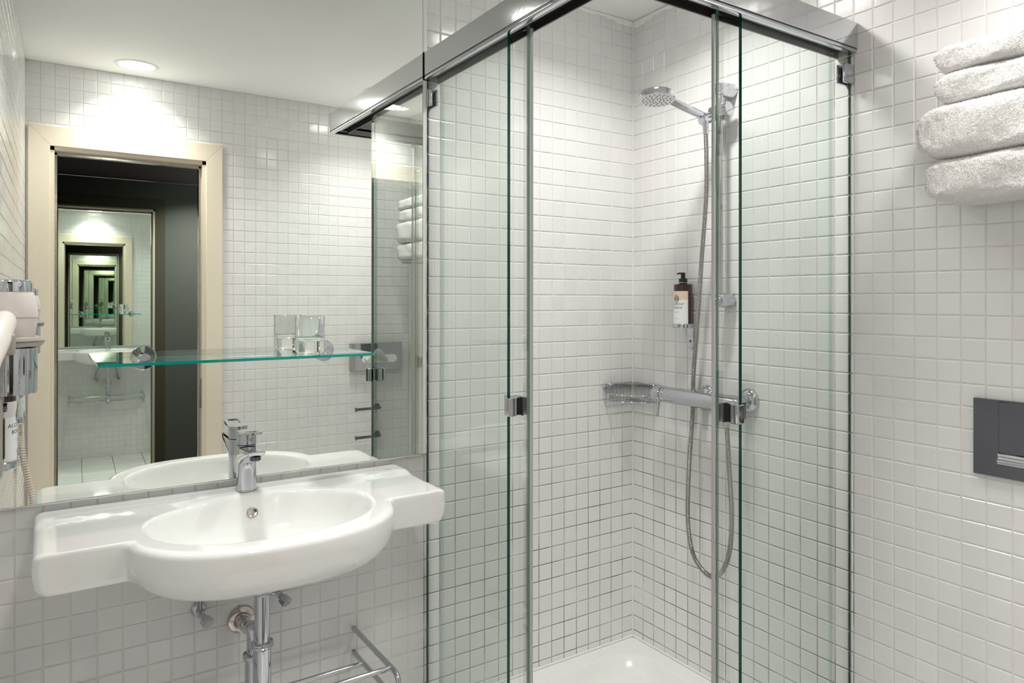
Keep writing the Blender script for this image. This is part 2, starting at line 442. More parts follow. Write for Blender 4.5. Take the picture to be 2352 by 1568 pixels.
# ------------------------------------------------------------------ door frame (seen in the mirror)
FX0, FX1, FTOP = -1.756, -.985, 1.876
bm = nb(); g = .016
def casing(bm, yb, yf, x0, x1, top, ix0, ix1, itop):
    for poly in ([(x0, FLOOR), (ix0, FLOOR), (ix0, itop), (x0, top)], [(ix1, FLOOR), (x1, FLOOR), (x1, top), (ix1, itop)], [(x0, top), (ix0, itop), (ix1, itop), (x1, top)]):
        a = [bm.verts.new((p[0], yf, p[1])) for p in poly]; b = [bm.verts.new((p[0], yb, p[1])) for p in poly]
        bm.faces.new(a); bm.faces.new(b[::-1])
        for k in range(4): bm.faces.new((a[k], b[k], b[(k+1) % 4], a[(k+1) % 4]))
casing(bm, DY-.001, DY+g, FX0, FX1, FTOP, OX0, OX1, OTOP)
bmesh.ops.bevel(bm, geom=[e for e in bm.edges if all(abs(v.co.y-(DY+g)) < 1e-5 for v in e.verts)], offset=.0015, segments=1, affect='EDGES')
door_1 = struct('door_1', bm, M['cream'], label='cream painted door frame of the open doorway, seen in the mirror')
bm = nb()  # lining of the opening with a stop
box(bm, (OX0, DY-DT-.012, FLOOR), (OX0+.016, DY+.004, OTOP)); box(bm, (OX1-.016, DY-DT-.012, FLOOR), (OX1, DY+.004, OTOP)); box(bm, (OX0, DY-DT-.012, OTOP-.016), (OX1, DY+.004, OTOP))
obj('lining', bm, M['cream'], door_1)
bm = nb()
box(bm, (OX0+.012, DY-.06, FLOOR), (OX0+.026, DY-.03, OTOP-.02)); box(bm, (OX1-.026, DY-.06, FLOOR), (OX1-.012, DY-.03, OTOP-.02)); box(bm, (OX0+.014, DY-.06, OTOP-.03), (OX1-.014, DY-.03, OTOP-.012))
obj('door_stop', bm, M['chrome_worn'], door_1)
bm = nb(); casing(bm, DY-DT, DY-DT-.014, FX0+.01, FX1-.01, FTOP-.01, OX0+.004, OX1-.004, OTOP-.004)
obj('outer_casing', bm, M['brown'], door_1)
obj('strike_plate', bx((OX1-.0175, DY-.03, .62), (OX1-.0155, DY-.005, .76), .0005), M['chrome_worn'], door_1)

# hallway
HX0, HX1, HY0, HY1 = -1.83, -.30, DY-DT, -2.99
HZ = 2.16
struct('wall_hall_inner', (lambda b: (box(b, (HX0, HY0-.006, FLOOR), (FX0+.01, HY0, HZ)), box(b, (FX1-.01, HY0-.006, FLOOR), (HX1, HY0, HZ)), box(b, (FX0+.01, HY0-.006, FTOP-.01), (FX1-.01, HY0, HZ)), b)[-1])(nb()), M['hall'], label='dark grey hallway face of the door wall, seen in the mirrors')
struct('wall_hall_far', bx((HX0-.1, HY1-.1, FLOOR-.05), (HX1+.1, HY1, HZ+.1)), M['hall_top'], label='dark plum hallway wall above the tall mirror')
struct('wall_hall_left', bx((HX0-.1, HY1-.1, FLOOR-.05), (HX0, HY0, HZ+.1)), M['hall'], label='dark hallway side wall left of the doorway')
struct('wall_hall_right', bx((HX1, HY1-.1, FLOOR-.05), (HX1+.1, HY0, HZ+.1)), M['hall'], label='dark hallway side wall right of the doorway')
struct('floor_hall', bx((HX0-.1, HY1-.1, FLOOR-.05), (HX1+.1, HY0+.11, FLOOR-.004)), M['hall_floor'], label='dark hallway floor beyond the doorway')
struct('ceiling_hall', bx((HX0-.1, HY1-.1, HZ), (HX1+.1, HY0, HZ+.1)), M['hall'], label='dark hallway ceiling beyond the doorway')
hm = thing('hall_mirror', 'tall hallway mirror facing the doorway, repeating the bathroom endlessly', 'mirror', (-1.05, HALLM-.012, FLOOR), .016)
obj('mirror_glass', bx((-.60, .006, .03), (.60, .012, 2.17)), M['mirror2'], hm)
obj('backing', bx((-.60, -.004, .03), (.60, .0055, 2.17)), M['mirror_back'], hm)
obj('side_profile', bx((-.628, -.006, 0), (-.60, .022, 2.19), .002), M['black'], hm)
obj('side_profile', bx((.60, -.006, 0), (.628, .022, 2.19), .002), M['black'], hm)
obj('top_profile', bx((-.60, -.006, 2.17), (.60, .016, 2.176), .001), M['chrome_worn'], hm)

# ------------------------------------------------------------------ bathroom mirror
MZ0, MX1 = .7035, -.8137
bmn = thing('wall_mirror', 'large frameless mirror above the washbasin, filling the wall to the ceiling', 'mirror', (-1.3, MY, MZ0))
obj('mirror_glass', bx((XL0+.003+1.3, 0, 0), (MX1+1.3, .005, zc0-.004-MZ0), .0006, 1), M['mirror'], bmn)
obj('backing_board', bx((XL0+.005+1.3, .0052, .004), (MX1-.004+1.3, -MY-.001, zc0-.008-MZ0)), M['mirror_back'], bmn)
pts = [(x/40*(MX1-XL0-.01)+XL0+.006+1.3, .004, -.0015+random.uniform(-.0008, .0008)) for x in range(41)]
obj('sealant_bead', tube(nb(), pts, .0028, 8), M['silicone'], bmn, 60)

# ------------------------------------------------------------------ washbasin
def smoothstep(a, b, x):
    t = max(0, min(1, (x-a)/(b-a))); return t*t*(3-2*t)
BC = Vector((-1.30, -.235))
def r_sup(c, s, ax, b0, b1, p):
    b = b1 if s < 0 else b0
    return 1/((abs(c/ax)**p+abs(s/b)**p)**(1/p))
def basin():
    A, BK, WF = .416, .233, .062    # half width, to the wall, wing front
    outl = []
    # sample directions through evenly spaced points of a bounding outline
    per = []
    N = 64
    for k in range(N): per.append((-A+2*A*k/N, BK))
    for k in range(24): per.append((A, BK-(BK+WF)*k/24))
    for k in range(20): per.append((A-(A-.27)*k/20, -WF))
    for k in range(72):
        a = k/72*PI; per.append((.27*math.cos(a), -WF-.17*math.sin(a)))
    for k in range(20): per.append((-.27-(A-.27)*k/20, -WF))
    for k in range(24): per.append((-A, -WF+(BK+WF)*k/24))
    ang = [math.atan2(y_, x_) for x_, y_ in per]
    def R(a):
        c, s = math.cos(a), math.sin(a)
        pw_ = 90 if s > 0 else 34; rw = 1/((abs(c/A)**pw_+abs(s/(BK if s > 0 else WF))**pw_)**(1/pw_))
        rb = r_sup(c, s, .272, .21, .237, 2.5)
        k = .022; h = max(k-abs(rw-rb), 0)/k
        ro = max(rw, rb)+h*h*k*.25
        wgt = smoothstep(-.01, .012, rb-rw)
        return c, s, rw, rb, ro, wgt
    bm = nb(); rings = []
    def ztop(yw): return .677+.0075*smoothstep(-.115, -.075, yw)
    info = [R(a) for a in ang]
    def ring(f):
        r_ = []
        for q in info:
            rr, z = f(*q); r_.append(bm.verts.new((BC.x+q[0]*rr, BC.y+q[1]*rr, z)))
        rings.append(r_)
    rin = lambda c, s: r_sup(c, s, .230, .142, .187, 2.25)
    zt = lambda s, rr: ztop(BC.y+s*rr)
    inner = [(0.03, .5535), (.12, .554), (.3, .556), (.5, .561), (.65, .570), (.76, .582), (.84, .597), (.895, .617), (.932, .637), (.958, .653), (.974, .664)]
    for t, z in inner: ring(lambda c, s, rw, rb, ro, wg, t=t, z=z: (rin(c, s)*t, z+(.002 if s > 0 else 0)))
    ring(lambda c, s, rw, rb, ro, wg: (rin(c, s)*.988, zt(s, rin(c, s))-.0050))
    ring(lambda c, s, rw, rb, ro, wg: (rin(c, s)*1.004, zt(s, rin(c, s))-.0012))
    ring(lambda c, s, rw, rb, ro, wg: (rin(c, s)*1.03, zt(s, rin(c, s)*1.03)))
    ring(lambda c, s, rw, rb, ro, wg: (rin(c, s)*1.055, zt(s, rin(c, s)*1.055)))
    for t in (.3, .5, .7, .9):
        def f(c, s, rw, rb, ro, wg, t=t):
            a = rin(c, s)*1.055; b = ro-.024; rr = a+(max(b, a+.002)-a)*t; return rr, zt(s, rr)
        ring(f)
    for ins, dz in ((.019, 0), (.0145, .0003), (.009, .0016), (.0048, .0040), (.0018, .0080), (.0004, .0130)):
        ring(lambda c, s, rw, rb, ro, wg, ins=ins, dz=dz: (ro-ins, zt(s, ro)-dz))
    ring(lambda c, s, rw, rb, ro, wg: (ro+.0008*(s < 0), .645))
    tab = [(-.01, .665), (0, .645), (.001, .631), (.004, .613), (.009, .5965), (.017, .5815), (.028, .5685), (.042, .5575), (.060, .548), (.085, .5395), (.12, .532), (.16, .527), (.3, .522)]
    def hull(e):
        if e <= tab[0][0]: return tab[0][1]+(tab[0][0]-e)*3
        for (e0, z0), (e1, z1) in zip(tab, tab[1:]):
            if e <= e1: return z0+(z1-z0)*(e-e0)/(e1-e0)
        return .522
    def under(rr, side, rb, wg):
        zc = side+.05*wg; zh = .645-(.645-hull(rb-rr))*.80
        return -math.log(math.exp(-zh*320)+math.exp(-zc*320))/320+.0012
    for ins, side in ((.001, .628), (.004, .613), (.009, .6035), (.017, .600), (.028, .600), (.042, .600), (.058, .600), (.076, .600)):
        ring(lambda c, s, rw, rb, ro, wg, ins=ins, side=side: (ro-ins, min(under(ro-ins, side, rb, wg), .645)))
    for t in (.9, .8, .7, .6, .5, .38, .25, .12):
        ring(lambda c, s, rw, rb, ro, wg, t=t: ((ro-.076)*t, under((ro-.076)*t, .600, rb, wg)))
    n = len(ang)
    for a, b in zip(rings, rings[1:]):
        for k in range(n): bm.faces.new((a[k], a[(k+1) % n], b[(k+1) % n], b[k]))
    bm.faces.new(rings[0]); bm.faces.new(rings[-1][::-1])
    return bm
wb = thing('washbasin', 'white ceramic wall-hung washbasin with wide side ledges below the mirror', 'washbasin')
b_ = obj('basin_body', basin(), M['ceramic'], wb, 85)
ov = nb(); mt = frame_to((-1.2935, -.1035, .640), (0, -1, .42))
lathe(ov, [(0, .0005), (.0095, .0005), (.011, .0015), (.012, .0012), (.0125, 0), (.0125, -.004), (0, -.004)], mtx=mt, n=28)
obj('overflow_cover', ov, M['chrome_worn'], wb, 40)
dr = nb(); lathe(dr, [(0, .006), (.02, .0055), (.03, .003), (.032, 0), (.032, -.004)], (-1.30, -.235, .5535), n=32)
obj('drain_plug', dr, M['chrome'], wb, 40)
def text_mesh(s, size, extrude=.0, align='CENTER', sx=1):
    cu = bpy.data.curves.new('print', 'FONT'); cu.body = s; cu.size = size; cu.align_x = align; cu.align_y = 'CENTER'; cu.extrude = extrude
    cu.space_character = 1.12; cu.resolution_u = 3
    o = bpy.data.objects.new('print', cu); COL.objects.link(o)
    bpy.context.view_layer.update()
    me = bpy.data.meshes.new_from_object(o); bpy.data.objects.remove(o); bpy.data.curves.remove(cu)
    for v in me.vertices: v.co.x *= sx
    return me
me = text_mesh('Roca', .0075, .00008); me.materials.append(M['ink_soft'])
obj('logo_print', me, None, wb, loc=(-.935, -.062, .6849))

# ------------------------------------------------------------------ faucet
FX, FY, FZ = -1.2975, -.062, .685
fc = thing('basin_faucet', 'chrome single-lever faucet standing behind the bowl of the washbasin', 'faucet', (FX, FY, FZ))
bm = nb(); lathe(bm, [(0, 0), (.0235, 0), (.0235, .002), (.0225, .003), (.0222, .104), (.0205, .1065), (.0, .1065)], n=40)
obj('body', bm, M['chrome'], fc, 35)
bm = nb()  # spout: wedge that leaves the body at the top and ends in a flat lip
sec = [(-.0, .0225, .052, .1055), (-.03, .0225, .072, .1065), (-.06, .0220, .084, .1072), (-.085, .0205, .0905, .1075), (-.100, .0185, .0975, .1075), (-.104, .0175, .1035, .1072)]
rg = []
for yy, hw, z0, z1 in sec:
    ring_ = []
    for k in range(20):
        a = 2*PI*k/20; cx_, sz = math.cos(a), math.sin(a)
        px_ = hw*math.copysign(abs(cx_)**.45, cx_); zz = (z0+z1)/2+(z1-z0)/2*math.copysign(abs(sz)**(.35 if sz > 0 else .8), sz)
        ring_.append(bm.verts.new((px_, yy, zz)))
    rg.append(ring_)
for a, b in zip(rg, rg[1:]):
    for k in range(20): bm.faces.new((a[k], a[(k+1) % 20], b[(k+1) % 20], b[k]))
bm.faces.new(rg[0]); bm.faces.new(rg[-1][::-1])
obj('spout', bm, M['chrome'], fc, 38)
bm = nb(); lathe(bm, [(0, 0), (.0105, 0), (.0125, .002), (.0125, .010), (0, .010)], (0, -.084, .0835), (0, 0, 1), 28)
obj('aerator', bm, M['chrome_dark'], fc, 35)
bm = nb(); lathe(bm, [(0, .107), (.0205, .107), (.0205, .1085), (0, .1085)], n=32)
obj('seal_ring', bm, M['rubber'], fc, 35)
bm = nb(); lathe(bm, [(0, .1088), (.0222, .1088), (.0222, .132), (.0215, .134), (0, .134)], n=40)
hd = obj('lever', bm, M['chrome'], fc, 35)
bm = nb()  # flat lever plate with an oblong opening
out_ = [(math.cos(a)*.0222, math.sin(a)*.0222) for a in [PI*k/14 for k in range(15)]]
out_ += [(-.0222, -.02), (-.0215, -.055), (-.019, -.072), (-.013, -.081), (-.006, -.084), (.006, -.084), (.013, -.081), (.019, -.072), (.0215, -.055), (.0222, -.02)]
inn = [(x_, y_-.045) for x_, y_ in rrect(.024, .046, .009, 5)]
def zl(y_): return .134+.10*max(0, -y_-.005)
def loop(pts, dz): return [bm.verts.new((x_, y_, zl(y_)+dz)) for x_, y_ in pts]
ot, ob, it, ib = loop(out_, .005), loop(out_, 0), loop(inn, .005), loop(inn, 0)
def side(a, b):
    n = len(a)
    for k in range(n): bm.faces.new((a[k], a[(k+1) % n], b[(k+1) % n], b[k]))
side(ot, ob); side(it, ib)
def bridge(o_, i_):
    es = []
    for L_ in (o_, i_):
        for k in range(len(L_)): es.append(bm.edges.get((L_[k], L_[(k+1) % len(L_)])))
    bmesh.ops.triangle_fill(bm, use_beauty=True, edges=es)
bridge(ot, it); bridge(ob, ib)
obj('lever_plate', bm, M['chrome'], hd, 30)
bm = nb(); lathe(bm, [(0, .0008), (.0045, .0008), (.005, 0)], (.006, -.0218, .121), (.26, -1, 0), 20)
setp(obj('temperature_mark', bm, M['beige'], hd, 30), 'small pale round mark on the lever')

# ------------------------------------------------------------------ glass shelf
SX0, SX1, SY0, SZ = -1.612, -1.027, MY, 1.003
gs = thing('glass_shelf', 'clear glass shelf with teal edges mounted on the mirror by two chrome discs', 'shelf', ((SX0+SX1)/2, SY0, SZ))
hw = (SX1-SX0)/2; dp = .180; th = .0062
bm = nb()
c_ = .006
poly = [(-hw, -.002), (-hw+.002, -dp+c_), (-hw+c_+.002, -dp), (hw-c_-.002, -dp), (hw-.002, -dp+c_), (hw, -.002)]
a = [bm.verts.new((x_, y_, -th/2)) for x_, y_ in poly]; b = [bm.verts.new((x_, y_, th/2)) for x_, y_ in poly]
f = bm.faces.new(a[::-1]); f.material_index = 0; f = bm.faces.new(b); f.material_index = 0
for k in range(6):
    f = bm.faces.new((a[k], a[(k+1) % 6], b[(k+1) % 6], b[k])); f.material_index = 1
obj('glass_plate', bm, [M['shelf_glass'], M['shelf_edge']], gs)
for px_ in (-1.512+.0, -1.097):
    x_ = px_-(SX0+SX1)/2
    bm = nb(); lathe(bm, [(0, 0), (.0275, 0), (.0275, .002), (.026, .0035), (.012, .0042), (.012, .0042)], (x_, 0, 0), (0, -1, 0), 40)
    m_ = obj('wall_disc', bm, M['chrome'], gs, 30)
    bm = nb(); cyl(bm, (x_, -.004, -.0005), (x_, -.034, -.0005), .0125, 28, .001)
    obj('clamp_pin', bm, M['chrome'], m_, 30)

# ------------------------------------------------------------------ tumbler
tb = thing('glass_tumbler', 'clear thick-bottomed drinking glass standing on the glass shelf', 'glass', (-1.1615, -.112, SZ+th/2+.0004))
bm = nb(); ro_, ht = .0345, .088
lathe(bm, [(0, 0), (.031, 0), (.0335, .002), (ro_, .005), (ro_, ht-.001), (ro_-.0008, ht), (ro_-.0018, ht), (ro_-.0020, ht-.001), (ro_-.0021, .036), (ro_-.0035, .031), (ro_-.008, .0285), (ro_-.018, .0278), (0, .0276)], n=64)
obj('glass_body', bm, M['clear'], tb, 50)

# ------------------------------------------------------------------ under the basin
def on(bm, n_, m_, par, sm=40): return obj(n_, bm, m_, par, sm)
tr_ = thing('drain_trap', 'chrome drain pipe and trap below the washbasin, ending in a wall flange', 'pipe', (0, 0, 0))
PX, PY = -1.2955, -.200
bm = nb(); cyl(bm, (PX, PY, .528), (PX, PY, .49), .0205, 32, .001); on(bm, 'outlet_nut', M['chrome'], tr_)
bm = nb(); lathe(bm, [(.0165, 0), (.022, .001), (.0235, .004), (.0215, .007), (.0225, .0085), (.0215, .0115), (.0165, .012)], (PX, PY, .484), n=36); on(bm, 'outlet_ring', M['chrome'], tr_)
bm = nb(); cyl(bm, (PX, PY, .50), (PX, PY, .372), .0165, 32); on(bm, 'drain_pipe', M['chrome'], tr_)
bm = nb(); lathe(bm, [(.0165, 0), (.023, .001), (.0245, .004), (.0225, .007), (.0245, .010), (.0235, .013), (.0165, .014)], (PX, PY, .366), n=36); on(bm, 'upper_collar', M['chrome'], tr_)
PY2 = -.125
bm = nb(); tube(bm, fillet([(PX, PY, .37), (PX, PY, .20), (PX, PY2, .20), (PX, PY2, .315)], .037, 12), .0195, 24); on(bm, 'trap_bend', M['chrome'], tr_)
bm = nb(); lathe(bm, [(.016, 0), (.0225, .001), (.024, .004), (.022, .008), (.0235, .011), (.016, .013)], (PX, PY2, .312), n=36); on(bm, 'lower_collar', M['chrome'], tr_)
bm = nb(); tube(bm, fillet([(PX, PY2, .32), (PX, PY2, .385), (PX, -.075, .358), (PX, 0, .355)], .055, 12), .0155, 24); on(bm, 'outlet_pipe', M['chrome'], tr_)
bm = nb(); lathe(bm, [(.016, .016), (.018, .016), (.0195, .010), (.024, .007), (.031, .006), (.033, .003), (.033, 0), (.016, 0)], (PX, -.002, .355), (0, -1, 0), 40)
setp(on(bm, 'wall_flange', M['chrome_worn'], tr_), 'worn brownish metal flange')
def valve(x0, z0, label, sgn):
    v = thing('stop_valve', label, 'valve', (x0, -.002, z0), 0)
    bm = nb(); lathe(bm, [(0, .0), (.0155, 0), (.0165, .002), (.0145, .006), (.009, .0095), (0, .0095)], (0, 0, 0), (0, -1, 0), 32); on(bm, 'rosette', M['chrome'], v)
    bm = nb(); cyl(bm, (0, -.008, 0), (0, -.042, 0), .0078, 24, .001); on(bm, 'valve_body', M['chrome'], v)
    bm = nb(); d = Vector((.40, -.75, -.52)).normalized(); p = Vector((0, -.036, 0))
    lathe(bm, [(0, 0), (.007, 0), (.0075, .010), (.0125, .014), (.0135, .030), (.0125, .033), (0, .033)], p, d, 6); h_ = on(bm, 'handle', M['chrome'], v, 25)
    bm = nb(); tube(bm, spline([(0, -.03, .006), (0, -.035, .04), (sgn*.02, -.045, .09), (sgn*.045, -.06, .15)], 8), .0045, 10); on(bm, 'flexible_hose', M['steel'], v)
valve(-1.393, .402, 'chrome stop valve below the washbasin, left of the drain pipe', 1)
valve(-1.214, .410, 'chrome stop valve below the washbasin, right of the drain pipe', -1)

tr2 = thing('towel_rack', 'chrome double-bar towel rack on the wall below the washbasin', 'towel rack', (0, 0, 0))
for x_ in (-1.0075, -1.600):
    bm = nb(); tube(bm, fillet([(x_, -.001, .2590), (x_, -.288, .2590), (x_, -.288, .1945), (x_, -.001, .1945)], .028, 10), .0066, 16); on(bm, 'side_hoop', M['chrome'], tr2)
for y_, z_ in ((-.07, .1945), (-.246, .2590)):
    bm = nb(); cyl(bm, (-1.600, y_, z_), (-1.0075+.003, y_, z_), .0062, 16, .001); on(bm, 'bar', M['chrome'], tr2)

# ------------------------------------------------------------------ shower tray
ty = thing('shower_tray', 'white square shower tray with a rounded basin in the tiled corner', 'shower tray', (0, 0, 0))
bm = nb(); TZ = -.022; n = 48
def ring2(hw_, hh_, r_, z_, cx_=-.405, cy_=-.405):
    return [bm.verts.new((cx_+p[0], cy_+p[1], z_)) for p in rrect(hw_*2, hh_*2, r_, 11)]
rr_ = [ring2(.40, .40, .004, FLOOR), ring2(.402, .402, .006, TZ-.012), ring2(.401, .401, .008, TZ-.004), ring2(.396, .396, .01, TZ), ring2(.345, .345, .10, TZ-.001), ring2(.338, .338, .105, TZ-.004),
       ring2(.325, .325, .11, TZ-.022), ring2(.305, .305, .12, TZ-.045), ring2(.27, .27, .12, TZ-.056), ring2(.12, .12, .06, TZ-.062)]
for a, b in zip(rr_, rr_[1:]):
    for k in range(len(a)): bm.faces.new((a[k], a[(k+1) % len(a)], b[(k+1) % len(a)], b[k]))
bm.faces.new(rr_[-1])
obj('tray_body', bm, M['acrylic'], ty, 40)
bm = nb(); lathe(bm, [(.0, .004), (.042, .003), (.045, 0)], (-.405, -.405, TZ-.061), n=36); on(bm, 'drain_cover', M['chrome'], ty)
bm = nb()
tube(bm, [(-.81, -.0045, TZ+.002), (-.006, -.0045, TZ+.002)], .004, 8); tube(bm, [(-.0045, -.006, TZ+.002), (-.0045, -.81, TZ+.002)], .004, 8)
on(bm, 'sealant_bead', M['silicone'], ty, 60)

# ------------------------------------------------------------------ shower enclosure
RZ0, RZ1, RO = 1.7565, 1.8285, .811   # rail underside, top, outer face
ra = thing('shower_rail', 'polished chrome top rail of the corner shower enclosure', 'shower rail', (0, 0, RZ0))
def railpart(name, a, b, m_, bev=0):   # given for the left run (thickness x, length y), mirrored on the diagonal for the right run
    o1 = obj(name, bx(a, b, bev, 2), m_, ra, 30 if bev else None)
    o2 = obj(name, bx((a[1], a[0], a[2]), (b[1], b[0], b[2]), bev, 2), m_, ra, 30 if bev else None)
zz = RZ0
railpart('cover', (-RO, -RO+.014, .0075), (-RO+.005, -.003, RZ1-RZ0), M['rail_chrome'], .0015)
railpart('top_plate', (-RO+.005, -RO+.012, RZ1-RZ0-.004), (-RO+.056, -.003, RZ1-RZ0), M['rail_chrome'])
railpart('lower_lip', (-RO, -RO+.010, -.004), (-RO+.0145, -.003, .0050), M['chrome'], .0028)
railpart('shadow_groove', (-RO+.0012, -RO+.012, .004), (-RO+.006, -.003, .009), M['black'])
railpart('guide', (-RO+.0285, -RO+.03, .006), (-RO+.033, -.003, .018), M['seal_white'])
railpart('track', (-RO+.012, -RO+.02, .0125), (-RO+.056, -.003, .020), M['dark_track'])
railpart('inner_skirt', (-RO+.052, -RO+.052, -.004), (-RO+.056, -.003, RZ1-RZ0-.004), M['dark_track'])
bm = nb(); plate(bm, [(-RO, -RO+.016), (-RO, -RO+.008), (-RO+.0025, -RO+.0025), (-RO+.008, -RO), (-RO+.016, -RO), (-RO+.016, -RO+.016)], -.002, RZ1-RZ0+.001)
setp(obj('corner_cap', bm, M['chrome'], ra, 30), 'chrome cap on the outer corner')
def panel(name, a, b, edges, par, m_=None):
    """glass slab; 'edges' = material index of the thin faces"""
    bm = nb(); box(bm, a, b)
    s = Vector(b)-Vector(a); ax = min(range(3), key=lambda i: abs(s[i]))
    for f in bm.faces:
        f.normal_update()
        f.material_index = 0 if abs(f.normal[ax]) > .9 else edges
    return obj(name, bm, [M['glass'], M['glass_edge'], M['glass_edge_soft']], par)
PZ0 = TZ+.006
def fixed(diag, label):
    t = thing('fixed_glass_panel', label, 'glass panel', (0, 0, 0))
    sw = (lambda p: (p[1], p[0], p[2])) if diag else (lambda p: p)
    panel('glass_pane', sw((-.794, -.4225, PZ0)), sw((-.786, -.0035, RZ0+.011)), 1, t)
    # clamp brackets on the wall edge
    for z_ in (1.700,):
        bm = nb(); box(bm, sw((-.804, -.043, z_-.024)), sw((-.7945, -.003, z_+.024)), .003, 2); c1 = obj('wall_clamp', bm, M['chrome'], t, 35)
        bm = nb(); box(bm, sw((-.7855, -.043, z_-.024)), sw((-.7785, -.003, z_+.024)), .003, 2); obj('clamp_plate', bm, M['chrome'], c1, 35)
        bm = nb(); box(bm, sw((-.7950, -.041, z_-.022)), sw((-.7942, -.004, z_+.022))); obj('gasket', bm, M['rubber'], c1)
    return t
fixed(False, 'fixed shower glass panel attached to the mirror wall, with dark green free edge')
fixed(True, 'fixed shower glass panel attached to the towel wall, with dark green free edge')
def sliding(diag, label):
    t = thing('sliding_glass_door', label, 'glass door', (0, 0, 0))
    sw = (lambda p: (p[1], p[0], p[2])) if diag else (lambda p: p)
    panel('glass_pane', sw((-.774, -.474, PZ0+.004)), sw((-.766, -.052, RZ0+.011)), 2, t)
    bm = nb()
    box(bm, sw((-.7765, -.4795, PZ0+.004)), sw((-.7745, -.462, RZ0-.002))); box(bm, sw((-.7655, -.4795, PZ0+.004)), sw((-.7635, -.462, RZ0-.002)))
    box(bm, sw((-.7765, -.4835, PZ0+.004)), sw((-.7635, -.4795, RZ0-.002)))
    obj('edge_seal', bm, M['seal'], t)
    bm = nb(); box(bm, sw((-.7735, -.4895, PZ0+.004)), sw((-.7665, -.4845, RZ0-.002)), .001, 2); obj('magnet_strip', bm, M['seal_white'], t, 35)
    bm = nb(); box(bm, sw((-.7765, -.0515, PZ0+.004)), sw((-.7635, -.0485, RZ0-.002))); obj('rear_seal', bm, M['seal'], t)
    z0_, z1_ = .867, .909
    bm = nb(); box(bm, sw((-.7835, -.448, z0_)), sw((-.7745, -.392, z1_)), .0025, 2); h = obj('handle', bm, M['chrome'], t, 35)
    bm = nb(); box(bm, sw((-.808, -.451, z0_-.002)), sw((-.784, -.430, z1_-.001)), .003, 2); obj('grip', bm, M['chrome'], h, 35)
    bm = nb()
    mt = Matrix(((0, 1, 0, 0), (0, 0, 1, 0), (1, 0, 0, 0), (0, 0, 0, 1)))
    for (yy) in (-.4405,):
        pl = rrect(.009, .024, .0042, 5)
        a_ = [bm.verts.new(sw((-.8084, yy+q[0], (z0_+z1_)/2+q[1]))) for q in pl]; bm.faces.new(a_)
    obj('finger_dimple', bm, M['chrome_worn'], h)
    bm = nb(); box(bm, sw((-.7745, -.462, z0_)), sw((-.774, -.448, z1_))); box(bm, sw((-.7835, -.4515, z0_+.001)), sw((-.7745, -.4482, z1_-.001))); obj('gasket', bm, M['rubber'], h)
    bm = nb(); box(bm, sw((-.7655, -.465, z0_)), sw((-.7565, -.405, z1_)), .0025, 2); obj('inner_grip', bm, M['chrome'], h, 35)
    return t
sliding(False, 'sliding shower glass door on the mirror side, pushed open behind the fixed panel')
sliding(True, 'sliding shower glass door on the towel side, pushed open behind the fixed panel')

# ------------------------------------------------------------------ shower fittings on the right wall
sr_ = thing('shower_riser_rail', 'chrome vertical riser rail with round brackets on the shower wall', 'shower rail bar', (0, 0, 0))
YB = -.4215; XB = -.052
bm = nb(); cyl(bm, (XB, YB, 1.128), (XB, YB, 1.752), .0085, 24); on(bm, 'pole', M['chrome'], sr_)
for z_, nm, L_ in ((1.750, 'upper_bracket', .0), (1.134, 'lower_bracket', .0)):
    bm = nb(); lathe(bm, [(0, .0), (.0215, .0), (.0240, .003), (.0240, .008), (.0205, .045), (.0185, .058), (.0140, .068), (.007, .0735), (0, .0745)] if z_ > 1.5 else
                     [(0, 0), (.0150, 0), (.0200, .004), (.0222, .012), (.0215, .035), (.0205, .052), (.0160, .065), (.008, .072), (0, .0735)], (-.003, YB, z_), (-1, 0, 0), 32); on(bm, nm, M['chrome'], sr_)
bm = nb(); cyl(bm, (XB+.002, YB-.032, 1.6885), (XB-.003, YB+.028, 1.683), .0210, 32, .002); sl = on(bm, 'slider', M['chrome'], sr_, 35)
bm = nb(); cyl(bm, (XB-.004, YB-.012, 1.668), (XB-.004, YB-.012, 1.658), .007, 16, .001); obj('slider_button', bm, M['chrome_dark'], sl, 35)
bm = nb(); cyl(bm, (XB+.004, YB+.018, 1.679), (-.1035, YB+.026, 1.657), .0165, 32, .003); obj('handset_cup', bm, M['chrome'], sl, 35)

hs = thing('hand_shower', 'chrome hand shower with a white round spray face, hooked on the riser rail', 'hand shower', (0, 0, 0))
base = Vector((-.098, YB+.026, 1.672)); headc = Vector((-.262, YB+.046, 1.712))
dirh = (headc-base).normalized()
bm = nb(); pts = [base-dirh*.022, base, base+dirh*.04, base+dirh*.09, base+dirh*.135]
tube(bm, [*pts], .012, 20, rads=[.0105, .0115, .0118, .0112, .0095]); on(bm, 'handle', M['chrome'], hs, 40)
nd = Vector((-.10, -.09, -1)).normalized()
bm = nb(); lathe(bm, [(0, -.006), (.030, -.007), (.047, -.003), (.0510, .004), (.0510, .015), (.0490, .0165), (0, .0165)], headc, nd, 48); hh = on(bm, 'head_shell', M['chrome'], hs, 35)
bm = nb(); lathe(bm, [(0, .0178), (.046, .0178), (.0482, .0165), (.0482, .0160), (0, .0160)], headc, nd, 48); sf = obj('spray_face', bm, M['nozzle'], hh, 35)
bm = nb(); fm = frame_to(headc, nd)
for ring_, cnt in ((.011, 6), (.020, 10), (.029, 12), (.0385, 18)):
    for k in range(cnt):
        a = 2*PI*k/cnt+ring_*40; q = fm @ Vector((ring_*math.cos(a), ring_*math.sin(a), .0177))
        lathe(bm, [(.0017, 0), (.0015, .0014), (0, .0015)], q, nd, 8)
o = obj('spray_nozzle', bm, M['rubber'], hh, 60); o['kind'] = 'stuff'
